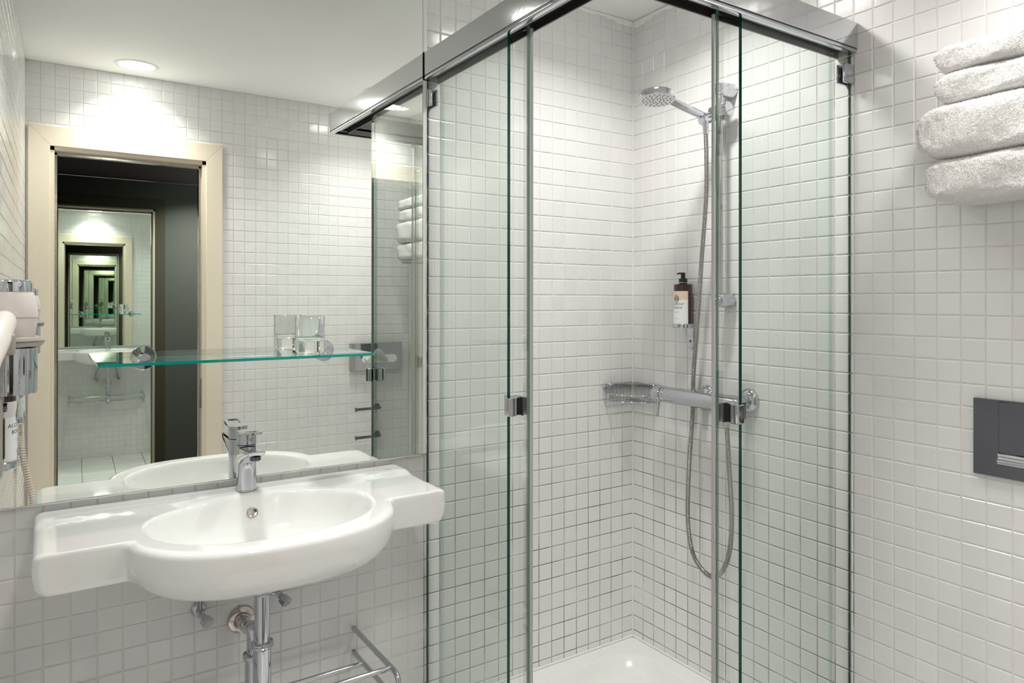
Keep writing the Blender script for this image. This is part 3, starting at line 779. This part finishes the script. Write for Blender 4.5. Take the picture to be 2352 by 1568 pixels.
# hose
hz = thing('shower_hose', 'ribbed steel shower hose looping below the mixer', 'hose', (0, 0, 0))
hp = [(-.100, -.4085, 1.652), (-.097, -.4075, 1.615), (-.088, -.402, 1.54), (-.078, -.392, 1.44), (-.064, -.362, 1.25), (-.050, -.331, 1.04), (-.031, -.3005, .90), (-.028, -.2975, .84), (-.036, -.299, .75),
      (-.056, -.304, .59), (-.060, -.306, .456), (-.060, -.324, .372), (-.060, -.362, .331), (-.060, -.406, .323), (-.060, -.441, .358), (-.060, -.4645, .425), (-.060, -.470, .523), (-.063, -.464, .650), (-.068, -.458, .790)]
path = spline(hp, 14)
# resample evenly and rib it
L_ = [0]
for a, b in zip(path, path[1:]): L_.append(L_[-1]+(b-a).length)
def at(s):
    import bisect
    i = min(max(bisect.bisect(L_, s)-1, 0), len(path)-2); t = (s-L_[i])/max(1e-9, L_[i+1]-L_[i]); return path[i].lerp(path[i+1], t)
step = .00115; ns = int(L_[-1]/step); P_ = [at(k*step) for k in range(ns)]
bm = nb(); tube(bm, P_, .0066, 12, rads=[.0072 if k % 4 in (0, 1) else .0058 for k in range(ns)]); on(bm, 'hose_body', M['steel'], hz, 50)
bm = nb(); tube(bm, [hp[0], hp[1]], .0082, 16, rads=[.0095, .0080]); on(bm, 'upper_nut', M['chrome'], hz)
bm = nb(); cyl(bm, (-.068, -.458, .772), (-.068, -.458, .808), .0095, 8); on(bm, 'lower_nut', M['chrome'], hz, 20)

# mixer
mx_ = thing('shower_mixer', 'chrome bar-shaped shower mixer on the tiled wall below the riser rail', 'shower mixer', (0, 0, 0))
MXX, MZ = -.070, .8375
def mc(y0, y1, r, nm, m_=M['chrome'], bev=.002, par=mx_): bm = nb(); cyl(bm, (MXX, y0, MZ), (MXX, y1, MZ), r, 40, bev); return obj(nm, bm, m_, par, 35)
mc(-.226, -.498, .0235, 'body')
mc(-.213, -.226, .0240, 'volume_ring')
mc(-.2115, -.213, .021, 'ring_gap', M['black'], 0)
lv = mc(-.1795, -.2115, .0250, 'volume_knob')
bm = nb(); d = Vector((-.6, -.45, -1)).normalized(); p = Vector((MXX-.008, -.200, MZ-.018)); cyl(bm, p, p+d*.058, .0045, 16, .0015); obj('lever_pin', bm, M['chrome'], lv, 40)
mc(-.498, -.5115, .0245, 'end_cap')
for y_, z_, r_ in ((-.3320, .8460, .0290), (-.4860, .8460, .0340)):
    bm = nb(); lathe(bm, [(0, 0), (r_, 0), (r_, .004), (r_-.003, .010), (r_-.012, .016), (.014, .018), (0, .018)], (-.003, y_, z_), (-1, 0, 0), 44); f_ = on(bm, 'wall_flange', M['chrome'], mx_, 35)
    bm = nb(); cyl(bm, (-.02, y_, z_-.001), (MXX+.012, y_, MZ+.002), .0135, 24); obj('connector', bm, M['chrome'], f_, 35)
bm = nb(); cyl(bm, (-.068, -.458, .818), (-.068, -.458, .806), .0110, 20); on(bm, 'hose_outlet', M['chrome'], mx_)

# soap basket in the corner
bk = thing('soap_basket', 'chrome wire corner basket for soap in the shower', 'basket', (0, 0, 0))
zb, zt_ = .797, .8475
topo = fillet([(-.138, -.0085, zt_), (-.020, -.0085, zt_), (-.0085, -.020, zt_), (-.0085, -.138, zt_)], .012, 4)
bm = nb()
for a_, b_ in (((-.140, -.0115, zt_-.007), (-.012, -.0035, zt_+.004)), ((-.0115, -.140, zt_-.007), (-.0035, -.012, zt_+.004))): box(bm, a_, b_, .0012, 1)
on(bm, 'top_band', M['chrome'], bk, 30)
on(bx((-.118, -.020, zt_+.001), (-.078, -.0035, zt_+.0065), .001, 1), 'fixing_clip', M['chrome'], bk, 30); on(bx((-.020, -.118, zt_+.001), (-.0035, -.078, zt_+.0065), .001, 1), 'fixing_clip', M['chrome'], bk, 30)
front = spline([(-.140, -.009, zt_), (-.118, -.060, zt_-.004), (-.086, -.086, zt_-.006), (-.060, -.118, zt_-.004), (-.009, -.140, zt_)], 8)
fr2 = [p-Vector((0, 0, .022)) for p in front]
bm = nb(); tube(bm, fr2, .0018, 8); on(bm, 'front_wire', M['chrome'], bk, 60)
low = [Vector((p.x*.94, p.y*.94, zb)) for p in front]
bm = nb(); tube(bm, [(-.134, -.010, zb)]+low+[(-.010, -.134, zb)], .0021, 8); tube(bm, fillet([(-.134, -.010, zb), (-.012, -.010, zb), (-.010, -.012, zb), (-.010, -.134, zb)], .01, 4), .0018, 8); on(bm, 'bottom_wire', M['chrome'], bk, 60)
for k in range(8):
    t = -.128+k*.0155
    for sw in (lambda p: p, lambda p: (p[1], p[0], p[2])):
        bm = nb(); fr_y = -(.134+t)*1.0-.010
        L0 = .134+t
        yend = -max(.014, .014+ (.118 if False else 0)+ (t+.140)*.0)  # floor wires run towards the front curve
        depth = min(.118, .018+(.134+t)*.95)
        tube(bm, fillet([sw((t, -.0085, zt_-.003)), sw((t, -.0085, zb)), sw((t, -depth, zb))], .006, 3), .0013, 6)
        obj('wire', bm, M['chrome'], bk, 60)

# ------------------------------------------------------------------ dispenser bottles
def wrap(me, r, zc):
    for v in me.vertices:
        a_ = v.co.x/r; v.co = Vector((math.sin(a_)*(r+v.co.z+.0003), -math.cos(a_)*(r+v.co.z+.0003), zc+v.co.y))
def band(r, a0, a1, z0, z1, n=28):
    bm = nb(); lo = []; hi = []
    for k in range(n+1):
        a_ = a0+(a1-a0)*k/n; lo.append(bm.verts.new((math.sin(a_)*r, -math.cos(a_)*r, z0))); hi.append(bm.verts.new((math.sin(a_)*r, -math.cos(a_)*r, z1)))
    for k in range(n): bm.faces.new((lo[k], lo[k+1], hi[k+1], hi[k]))
    return bm
def fine_text(s, size, sx=1):
    me = text_mesh(s, size, 0, sx=sx); bm = nb(); bm.from_mesh(me); bpy.data.meshes.remove(me)
    return bm
def dispenser(loc, rotz, r, H, label, topmat, blabel, pump=True, turn=0.0, group=None, tone='top'):
    b = thing('soap_dispenser', label, 'bottle', loc, rotz+turn, group)
    bm = nb(); lathe(bm, [(0, 0), (r-.002, 0), (r, .002), (r, H-.004), (r-.0012, H-.001), (r-.006, H), (.012, H+.001), (.012, H+.006), (0, H+.006)], n=48); obj('bottle_body', bm, M['bottle'], b, 40)
    rl = r+.0004; z0, z1 = .010, H-.022; zs = z0+(z1-z0)*.74; aw = 1.30
    l1 = obj('label_field', band(rl, -aw, aw, z0, zs), M['label_white'], b, 180)
    setp(obj('label_field', band(rl, -aw, aw, zs, z1), topmat, b, 180), blabel)
    for s_, sz, zc in (('ALCHEMIST', .0098, .073), ('BOHÊME', .0098, .0615)):
        me = text_mesh(s_, sz*.95, .0); wrap(me, rl, zc*H/.138); me.materials.append(M['ink']); obj('brand_print', me, None, b)
    for s_, sz, zc in (('NATURAL HAIR', .0030, .049), ('SHAMPOO', .0030, .0455), ('A TOUCH OF', .0026, .030), ('MYSTERY & SPIRIT', .0026, .0265)):
        me = text_mesh(s_, sz, .0); wrap(me, rl, zc*H/.138); me.materials.append(M['ink_soft']); obj('small_print', me, None, b)
    # oval emblem: two rings and an hourglass-like figure with leaves
    bm = nb(); zc = .0895*H/.138
    def oval(a_, b2, wd, n=36):
        o_, i_ = [], []
        for k in range(n):
            t = 2*PI*k/n
            for lst, ex in ((o_, 0), (i_, -wd)):
                x_, z_ = (a_+ex)*math.cos(t), (b2+ex)*math.sin(t); q = x_/rl
                lst.append(bm.verts.new((math.sin(q)*(rl+.0003), -math.cos(q)*(rl+.0003), zc+z_)))
        for k in range(n): bm.faces.new((o_[k], o_[(k+1) % n], i_[(k+1) % n], i_[k]))
    oval(.0098, .0128, .0005); oval(.0078, .0108, .0012); oval(.0046, .0078, .0009)
    for sx in (-1, 1):
        for k in range(6):
            t = -1+2*k/5; x_ = sx*.0058; z_ = t*.006
            vs_ = []
            for dx, dz in ((-.0011, 0), (0, -.0016), (.0011, 0), (0, .0016)):
                q = (x_+dx)/rl; vs_.append(bm.verts.new((math.sin(q)*(rl+.0003), -math.cos(q)*(rl+.0003), zc+z_+dz)))
            bm.faces.new(vs_)
    for dx in (-.0022, 0, .0022):
        vs_ = []
        for ex, dz in ((-.0004, -.005), (.0004, -.005), (.0004, .005), (-.0004, .005)):
            q = (dx+ex)/rl; vs_.append(bm.verts.new((math.sin(q)*(rl+.0003), -math.cos(q)*(rl+.0003), zc+dz)))
        bm.faces.new(vs_)
    obj('emblem', bm, M['ink'], b)
    if pump:
        bm = nb(); lathe(bm, [(0, H+.002), (.0135, H+.002), (.0135, H+.016), (.0125, H+.0175), (.007, H+.018), (.007, H+.031), (0, H+.031)], n=28)
        p_ = obj('pump', bm, M['black'], b, 35)
        bm = nb(); tube(bm, spline([(.007, 0, H+.033), (0, 0, H+.0335), (-.012, -.004, H+.0335), (-.018, -.007, H+.0315)], 4), .003, 10, rads=[.0028]*13); obj('pump_spout', bm, M['black'], p_, 40)
    return b
def bottle_holder(loc, rotz, r, H, back, label, group=None, pdx=0):
    h = thing('dispenser_holder', label, 'holder', loc, rotz, group)
    bm = nb(); lathe(bm, [(0, -.003), (r+.002, -.003), (r+.0035, -.001), (r+.0035, .009), (r+.0018, .0105), (r+.0008, .0105), (r+.0008, -.0004), (0, -.0004)], n=44); obj('cup_ring', bm, M['chrome'], h, 35)
    bm = nb(); mt = Matrix(((1, 0, 0, pdx), (0, 0, -1, back), (0, 1, 0, (H-.055)/2-.022), (0, 0, 0, 1)))
    plate(bm, rrect(.024, H+.040, .0115, 8), -.0, .0025, mt); obj('back_plate', bm, M['chrome'], h, 35)
    bm = nb(); lathe(bm, [(0, 0), (.0035, 0), (.0045, -.0005)], (pdx, back-.0035, -.045), (0, -1, 0), 12); obj('screw', bm, M['chrome_dark'], h, 40)
    bm = nb(); lathe(bm, [(.013, 0), (.0165, 0), (.0165, .0015), (.013, .0015)], (0, 0, H+.0035), n=32); 
    box(bm, (-.006, .0145, H+.0035), (.006, back-.001, H+.005)); obj('neck_clip', bm, M['chrome'], h, 35)
    return h
# on the shower wall
zb_ = 1.0510
bottle_holder((-.0385, -.2655, zb_), -PI/2, .0288, .1335, .0345, 'chrome holder of the soap bottle on the shower wall')
dispenser((-.0385, -.2655, zb_), -PI/2, .0288, .1335, 'dark brown soap bottle with white and peach label and black pump, in the shower', M['label_peach'], 'peach upper label field')
# on the left wall
for (y_, tm, bl, lab, lab2) in ((-.337, M['label_grey'], 'pale grey upper label field', 'dark soap bottle with white and pale grey label below the hair dryer, nearer the viewer', 'chrome holder of the nearer soap bottle below the hair dryer'),
                                (-.228, M['label_mint'], 'mint green upper label field', 'dark soap bottle with white and mint green label, nearer the mirror', 'chrome holder of the soap bottle nearest the mirror')):
    r_ = .0262; xw = xleft(y_); xc = xw+.0030+.0275
    bottle_holder((xc, y_, .8515), PI/2, r_, .133, .0285, lab2)
    dispenser((xc, y_, .8515), PI/2, r_, .133, lab, tm, bl)

# ------------------------------------------------------------------ hair dryer
DX, DYY = -1.7455, -.50
dy_ = thing('hair_dryer', 'white hair dryer with a chrome rim resting nozzle-down in its wall holder', 'hair dryer', (DX, DYY, 0))
bm = nb(); lathe(bm, [(0, 1.060), (.024, 1.061), (.031, 1.067), (.0355, 1.080), (.0385, 1.100), (.0392, 1.112), (.0385, 1.122), (.0355, 1.138), (.0330, 1.1455), (0, 1.1455)], n=48)
hsng = obj('housing', bm, M['dryer'], dy_, 50)
bm = nb(); lathe(bm, [(.0393, 1.106), (.0397, 1.1064), (.0397, 1.1070), (.0393, 1.1074)], n=48); setp(obj('housing_seam', bm, M['beige'], hsng, 50), 'thin dark seam line')
bm = nb(); lathe(bm, [(0, 1.1458), (.0333, 1.1458), (.0333, 1.159), (.0318, 1.1625), (.0290, 1.1635), (.0285, 1.162), (0, 1.162)], n=48); rim = obj('intake_rim', bm, M['chrome'], dy_, 35)
bm = nb(); 
for i in range(-7, 8):
    for j in range(-8, 9):
        x_ = i*.0042+(j % 2)*.0021; y_ = j*.0036
        if x_*x_+y_*y_ < .0272**2: lathe(bm, [(.00135, 1.1622), (.0019, 1.1630), (.00215, 1.1622)], (x_, y_, 0), n=6)
o = obj('intake_grille', bm, M['chrome'], dy_, 60); o['kind'] = 'stuff'
bm = nb(); lathe(bm, [(0, 1.1622), (.0285, 1.1622)], n=32); obj('intake_mesh', bm, M['black'], dy_)
bm = nb(); pts = spline([(-.002, -.018, 1.108), (-.006, -.050, 1.096), (-.011, -.095, 1.076), (-.017, -.150, 1.056), (-.020, -.195, 1.040)], 6)
tube(bm, pts, .016, 24, rads=[.017+.002*math.sin(i/len(pts)*PI) for i in range(len(pts))]); hd_ = obj('handle', bm, M['dryer'], dy_, 50)
bm = nb(); box(bm, (-.004, -.085, 1.055), (.013, -.065, 1.085), .004, 3); setp(obj('switch', bm, M['beige'], hd_, 40), 'small beige switch')
bm = nb(); lathe(bm, [(.020, 1.062), (.026, 1.062), (.026, 1.050), (.020, 1.050)], n=40); obj('nozzle', bm, M['chrome'], dy_, 35)
# coiled cord (part of the dryer)
cp_ = spline([(-.020, -.200, 1.038), (-.022, -.27, .94), (-.021, -.42, .80), (-.018, -.53, .715), (-.009, -.55, .607), (.016, -.55, .47), (.014, -.57, .33), (-.010, -.60, .27), (-.028, -.60, .36), (-.036, -.585, .48), (-.034, -.565, .60), (-.028, -.40, .72), (-.022, -.10, .86), (-.018, -.02, .872)], 40)
cl = [0]
for a, b in zip(cp_, cp_[1:]): cl.append(cl[-1]+(b-a).length)
coil = []; turns = cl[-1]/.0088; n_ = int(turns*14)
import bisect
for k in range(n_):
    s = cl[-1]*k/(n_-1); i = min(max(bisect.bisect(cl, s)-1, 0), len(cp_)-2); t = (s-cl[i])/max(1e-9, cl[i+1]-cl[i]); p = cp_[i].lerp(cp_[i+1], t)
    tg = (cp_[i+1]-cp_[i]).normalized(); n1 = tg.cross(Vector((1, 0, 0))).normalized(); n2 = tg.cross(n1); a_ = 2*PI*turns*k/n_
    coil.append(p+(n1*math.cos(a_)+n2*math.sin(a_))*.0078)
bm = nb(); tube(bm, coil, .0026, 8); obj('coiled_cord', bm, M['cord'], dy_, 60)

dh = thing('dryer_holder', 'chrome cup and beige wall unit holding the hair dryer', 'holder', (DX, DYY, 0))
bm = nb(); lathe(bm, [(.0375, 1.060), (.0385, 1.061), (.0385, 1.030), (.0383, .995), (.0375, .992), (.0370, .995), (.0370, 1.03)], n=48); obj('cup', bm, M['chrome'], dh, 50)
bm = nb(); lathe(bm, [(.0375, 1.064), (.0440, 1.0635), (.0475, 1.068), (.0470, 1.074), (.0430, 1.078), (.0360, 1.077), (.0360, 1.066)], n=48); rg_ = obj('ring', bm, M['beige'], dh, 50)
bm = nb(); lathe(bm, [(.0474, 1.0702), (.0479, 1.0706), (.0474, 1.0712)], n=48); obj('ring_seam', bm, M['black'], rg_, 50)
wx = xleft(DYY)-DX
bm = nb(); box(bm, (wx+.002, -.035, .870), (-.004, .028, 1.000), .006, 3); wu = obj('wall_unit', bm, M['beige'], dh, 35)
bm = nb(); box(bm, (-.006, -.012, .895), (-.002, .006, .955), .0015, 2); setp(obj('unit_window', bm, M['black'], wu, 35), 'dark slot on the beige unit')
bm = nb(); cyl(bm, (-.005, -.004, .972), (.001, -.004, .972), .007, 20, .001); obj('unit_button', bm, M['chrome_dark'], wu, 35)
bm = nb(); box(bm, (wx+.002, -.012, .99), (-.030, .012, 1.075), .004, 2); obj('bracket_arm', bm, M['beige'], dh, 35)

# ------------------------------------------------------------------ towels
random.seed(21)
def towel(label, y1, xf_, z0, z1, folds, bulge, seed):
    """folded towel: end fold at y1 (towards the shower), front face at x=xf_"""
    rnd = random.Random(seed)
    yend = -1.66
    t = thing('folded_towel', label, 'towel', (0, 0, z0), 0, 'folded towels on the wall rack')
    bm = nb(); H = z1-z0
    ny, nc = 60, 56
    rings = []
    xb = -.012; 
    for i in range(ny+1):
        s = i/ny; dd = (y1-yend)*(s**3.0)
        yy = y1-dd
        q_ = min(1, dd/(H*.42)); rr = .45+.55*math.sqrt(max(0, 1-(1-q_)**2))   # rounded fold at the end
        hh = H/2*rr; ring_ = []
        for k in range(nc):
            a = 2*PI*k/nc; c, s_ = math.cos(a), math.sin(a)
            px_ = (xf_+xb)/2+(xf_-xb)/2*math.copysign(abs(c)**.30, c)*(1-.06*(1-rr))
            pz_ = H/2+hh*math.copysign(abs(s_)**.42, s_)
            px_ += .0022*math.sin(yy*40+pz_*60+seed)+.0015*rnd.uniform(-1, 1)
            pz_ += .0015*math.sin(yy*30+a*2+seed)
            ring_.append(bm.verts.new((px_, yy+.0025*math.sin(a*3+seed)+bulge*(1-rr)*0, pz_)))
        rings.append(ring_)
    for a, b in zip(rings, rings[1:]):
        for k in range(nc): bm.faces.new((a[k], a[(k+1) % nc], b[(k+1) % nc], b[k]))
    bm.faces.new(rings[0]); bm.faces.new(rings[-1][::-1])
    bmesh.ops.recalc_face_normals(bm, faces=bm.faces)
    # pile: short loose loops standing on the visible faces
    bm.faces.ensure_lookup_table(); pb = nb(); fs = [(f, f.calc_area()) for f in bm.faces if f.calc_center_median().x < -.04 or f.calc_center_median().y > y1-.05]
    fs = [(f, a) for f, a in fs if f.calc_center_median().y > -1.36]
    tot = sum(a for _, a in fs)
    for f, a in fs:
        cnt = a/tot*42000; cnt = int(cnt)+(rnd.random() < cnt-int(cnt))
        vv = [v.co for v in f.verts]; nr = f.normal
        for _ in range(cnt):
            u_, v_ = rnd.random(), rnd.random()
            p = (vv[0]*(1-u_)+vv[1]*u_)*(1-v_)+(vv[3 % len(vv)]*(1-u_)+vv[2]*u_)*v_
            d = (nr+Vector((rnd.gauss(0, .55), rnd.gauss(0, .55), rnd.gauss(-.2, .55)))).normalized(); L = rnd.uniform(.0012, .0030)
            sd = d.cross(Vector((rnd.gauss(0, 1), rnd.gauss(0, 1), rnd.gauss(0, 1)))).normalized()*.00034
            m_ = p+d*L*.6+nr*.0003; e = p+d*L+Vector((0, 0, -.0006))
            q = [pb.verts.new(z) for z in (p-sd, p+sd, m_+sd*.9, m_-sd*.9, e)]
            pb.faces.new((q[0], q[1], q[2], q[3])); pb.faces.new((q[3], q[2], q[4]))
    obj('cloth', bm, M['towel'], t, 180)
    o = obj('pile', finish(pb, 'pile', M['pile'], 'raw'), None, t); o['kind'] = 'stuff'
    return t
towel('big white bath towel, lowest of the folded stack', -1.046, -.152, 1.340, 1.4285, 2, .01, 4)
towel('thick white bath towel, second from the bottom of the folded stack', -1.032, -.156, 1.4300, 1.5400, 2, .02, 3)
towel('small white towel, second from the top of the folded stack', -1.066, -.146, 1.5415, 1.6045, 2, 0, 2)
towel('small white towel, topmost of the folded stack', -1.066, -.146, 1.6060, 1.6600, 2, 0, 1)
tk = thing('towel_shelf', 'chrome wall rack carrying the folded towels', 'rack', (0, 0, 1.330))
for y_ in (-1.31, -1.62):
    bm = nb(); tube(bm, [(-.002, y_, 0), (-.14, y_, 0)], .0045, 12); on(bm, 'support_arm', M['chrome'], tk)
for x_ in (-.04, -.075, -.11, -.14):
    bm = nb(); tube(bm, [(x_, -1.30, .004), (x_, -1.64, .004)], .004, 12); on(bm, 'rod', M['chrome'], tk)

# ------------------------------------------------------------------ flush plate
fp = thing('flush_plate', 'dark chrome dual flush plate on the tiled wall below the towels', 'flush plate', (-.003, -1.0785, .759))
bm = nb(); box(bm, (-.008, -.246, 0), (0, 0, .164), .0015, 2); obj('cover_plate', bm, M['chrome_dark'], fp, 35)
bm = nb(); box(bm, (-.0108, -.196, .030), (-.0085, -.050, .1605), .001, 1); bt = obj('flush_button', bm, M['chrome_dark'], fp, 30)
bm = nb()  # concave lip along the button's lower edge
pr_ = [(-.0085, .028), (-.0150, .030), (-.0165, .034), (-.0150, .038), (-.0118, .043), (-.0125, .048), (-.0150, .052), (-.0085, .055)]
a_ = [bm.verts.new((x_, -.0495, z_)) for x_, z_ in pr_]; b_2 = [bm.verts.new((x_, -.1965, z_)) for x_, z_ in pr_]
for k in range(len(pr_)-1): bm.faces.new((a_[k], b_2[k], b_2[k+1], a_[k+1]))
bm.faces.new(a_); bm.faces.new(b_2[::-1])
obj('push_lip', bm, M['chrome'], bt, 50)

# ------------------------------------------------------------------ on the door wall (seen in the mirror)
tbx = thing('tissue_dispenser', 'chrome wall box with a white tissue hanging from its slot', 'tissue box', (-.200, DY+.002, .831))
bm = nb(); box(bm, (-.1455, 0, -.0725), (.1445, .030, .0725), .003, 2); obj('casing', bm, M['chrome_worn'], tbx, 35)
bm = nb(); box(bm, (-.1255, .0300, -.0715), (.1435, .0318, .0715), .0005, 1); obj('front_cover', bm, M['chrome'], tbx, 35)
bm = nb(); mt = Matrix(((1, 0, 0, .012), (0, 0, 1, .032), (0, 1, 0, -.012), (0, 0, 0, 1)))
plate(bm, rrect(.200, .042, .0205, 10), 0, .0006, mt); obj('slot', bm, M['tissue'], tbx)
bm = nb()
g1 = []
for i in range(17):
    row = []
    for j in range(9):
        u_, v_ = i/16, j/8
        x_ = -.075+.13*u_; z_ = -.024+v_*(.022+.055*max(0, math.sin(u_*PI*.95))*(.4+.6*u_))-.006*math.sin(u_*9)
        y_ = .034+.018*math.sin(v_*PI*.9)+.006*math.sin(u_*14+v_*4)+.012*v_*math.sin(u_*5)
        row.append(bm.verts.new((x_, y_, z_)))
    g1.append(row)
for i in range(16):
    for j in range(8): bm.faces.new((g1[i][j], g1[i+1][j], g1[i+1][j+1], g1[i][j+1]))
r_ = bmesh.ops.solidify(bm, geom=bm.faces[:], thickness=.0006)
obj('tissue', bm, M['tissue'], tbx, 180)
for z_, lab in ((.558, 'upper chrome spare roll holder on the door wall, seen in the mirror'), (.409, 'lower chrome spare roll holder on the door wall, seen in the mirror')):
    h = thing('roll_holder', lab, 'roll holder', (-.190, DY+.002, z_))
    bm = nb(); tube(bm, fillet([(0, 0, 0), (0, .058, 0), (-.140, .058, 0)], .024, 8), .0075, 14); on(bm, 'bar', M['chrome_dark'], h)
    bm = nb(); lathe(bm, [(0, 0), (.017, 0), (.017, .003), (.009, .005), (0, .005)], (0, 0, 0), (0, 1, 0), 24); on(bm, 'wall_disc', M['chrome_dark'], h)
    bm = nb(); lathe(bm, [(0, 0), (.0125, 0), (.0125, .003), (0, .003)], (-.140, .058, 0), (-1, 0, 0), 20); on(bm, 'end_stop', M['chrome_dark'], h)

# ------------------------------------------------------------------ recessed ceiling lights and added fill lights
def downlight(x_, y_, label, watts=8, z_=None, spread=118):
    z_ = z_ or ceil_z(y_)
    t = thing('ceiling_light', label, 'ceiling light', (x_, y_, z_), 0); t.rotation_euler = (math.atan(-.0285), 0, 0)
    bm = nb(); lathe(bm, [(.067, .0), (.070, -.0035), (.078, -.0045), (.085, -.0025), (.0865, 0)], n=56); obj('trim_ring', bm, M['lamp_ring'], t, 40)
    bm = nb(); lathe(bm, [(0, -.0022), (.0685, -.0022)], n=56)
    for f in bm.faces: f.normal_update()
    me = finish(bm, 'diffuser', M['lamp'], 'raw'); obj('diffuser', me, None, t)
    ld = bpy.data.lights.new('lamp_beam', 'AREA'); ld.shape = 'DISK'; ld.size = .134; ld.energy = watts; ld.color = (1, .975, .94); ld.spread = math.radians(spread)
    lo = bpy.data.objects.new('lamp_beam', ld); COL.objects.link(lo); lo.parent = t; lo.location = (0, 0, -.0052)
downlight(-1.3675, -1.655, 'round recessed ceiling light in front of the doorway, seen in the mirror', 3.4)
downlight(-1.335, -.20, 'round recessed ceiling light above the washbasin', 3.6)
downlight(-.345, -1.41, 'added round fill light, unseen, in the ceiling between the towels and the door wall', 3.0, None, 120)  # added lamp for light from the right, hidden by the mirrored rail
downlight(-.43, -.52, 'added round fill light in the ceiling above the shower, out of view', 4.6, None, 140)  # added lamp to brighten the room and shower, kept out of view
downlight(-.75, -2.45, 'added round fill light in the ceiling of the dark hallway, out of view', 12, HZ)  # added lamp that lifts the hallway walls, out of sight
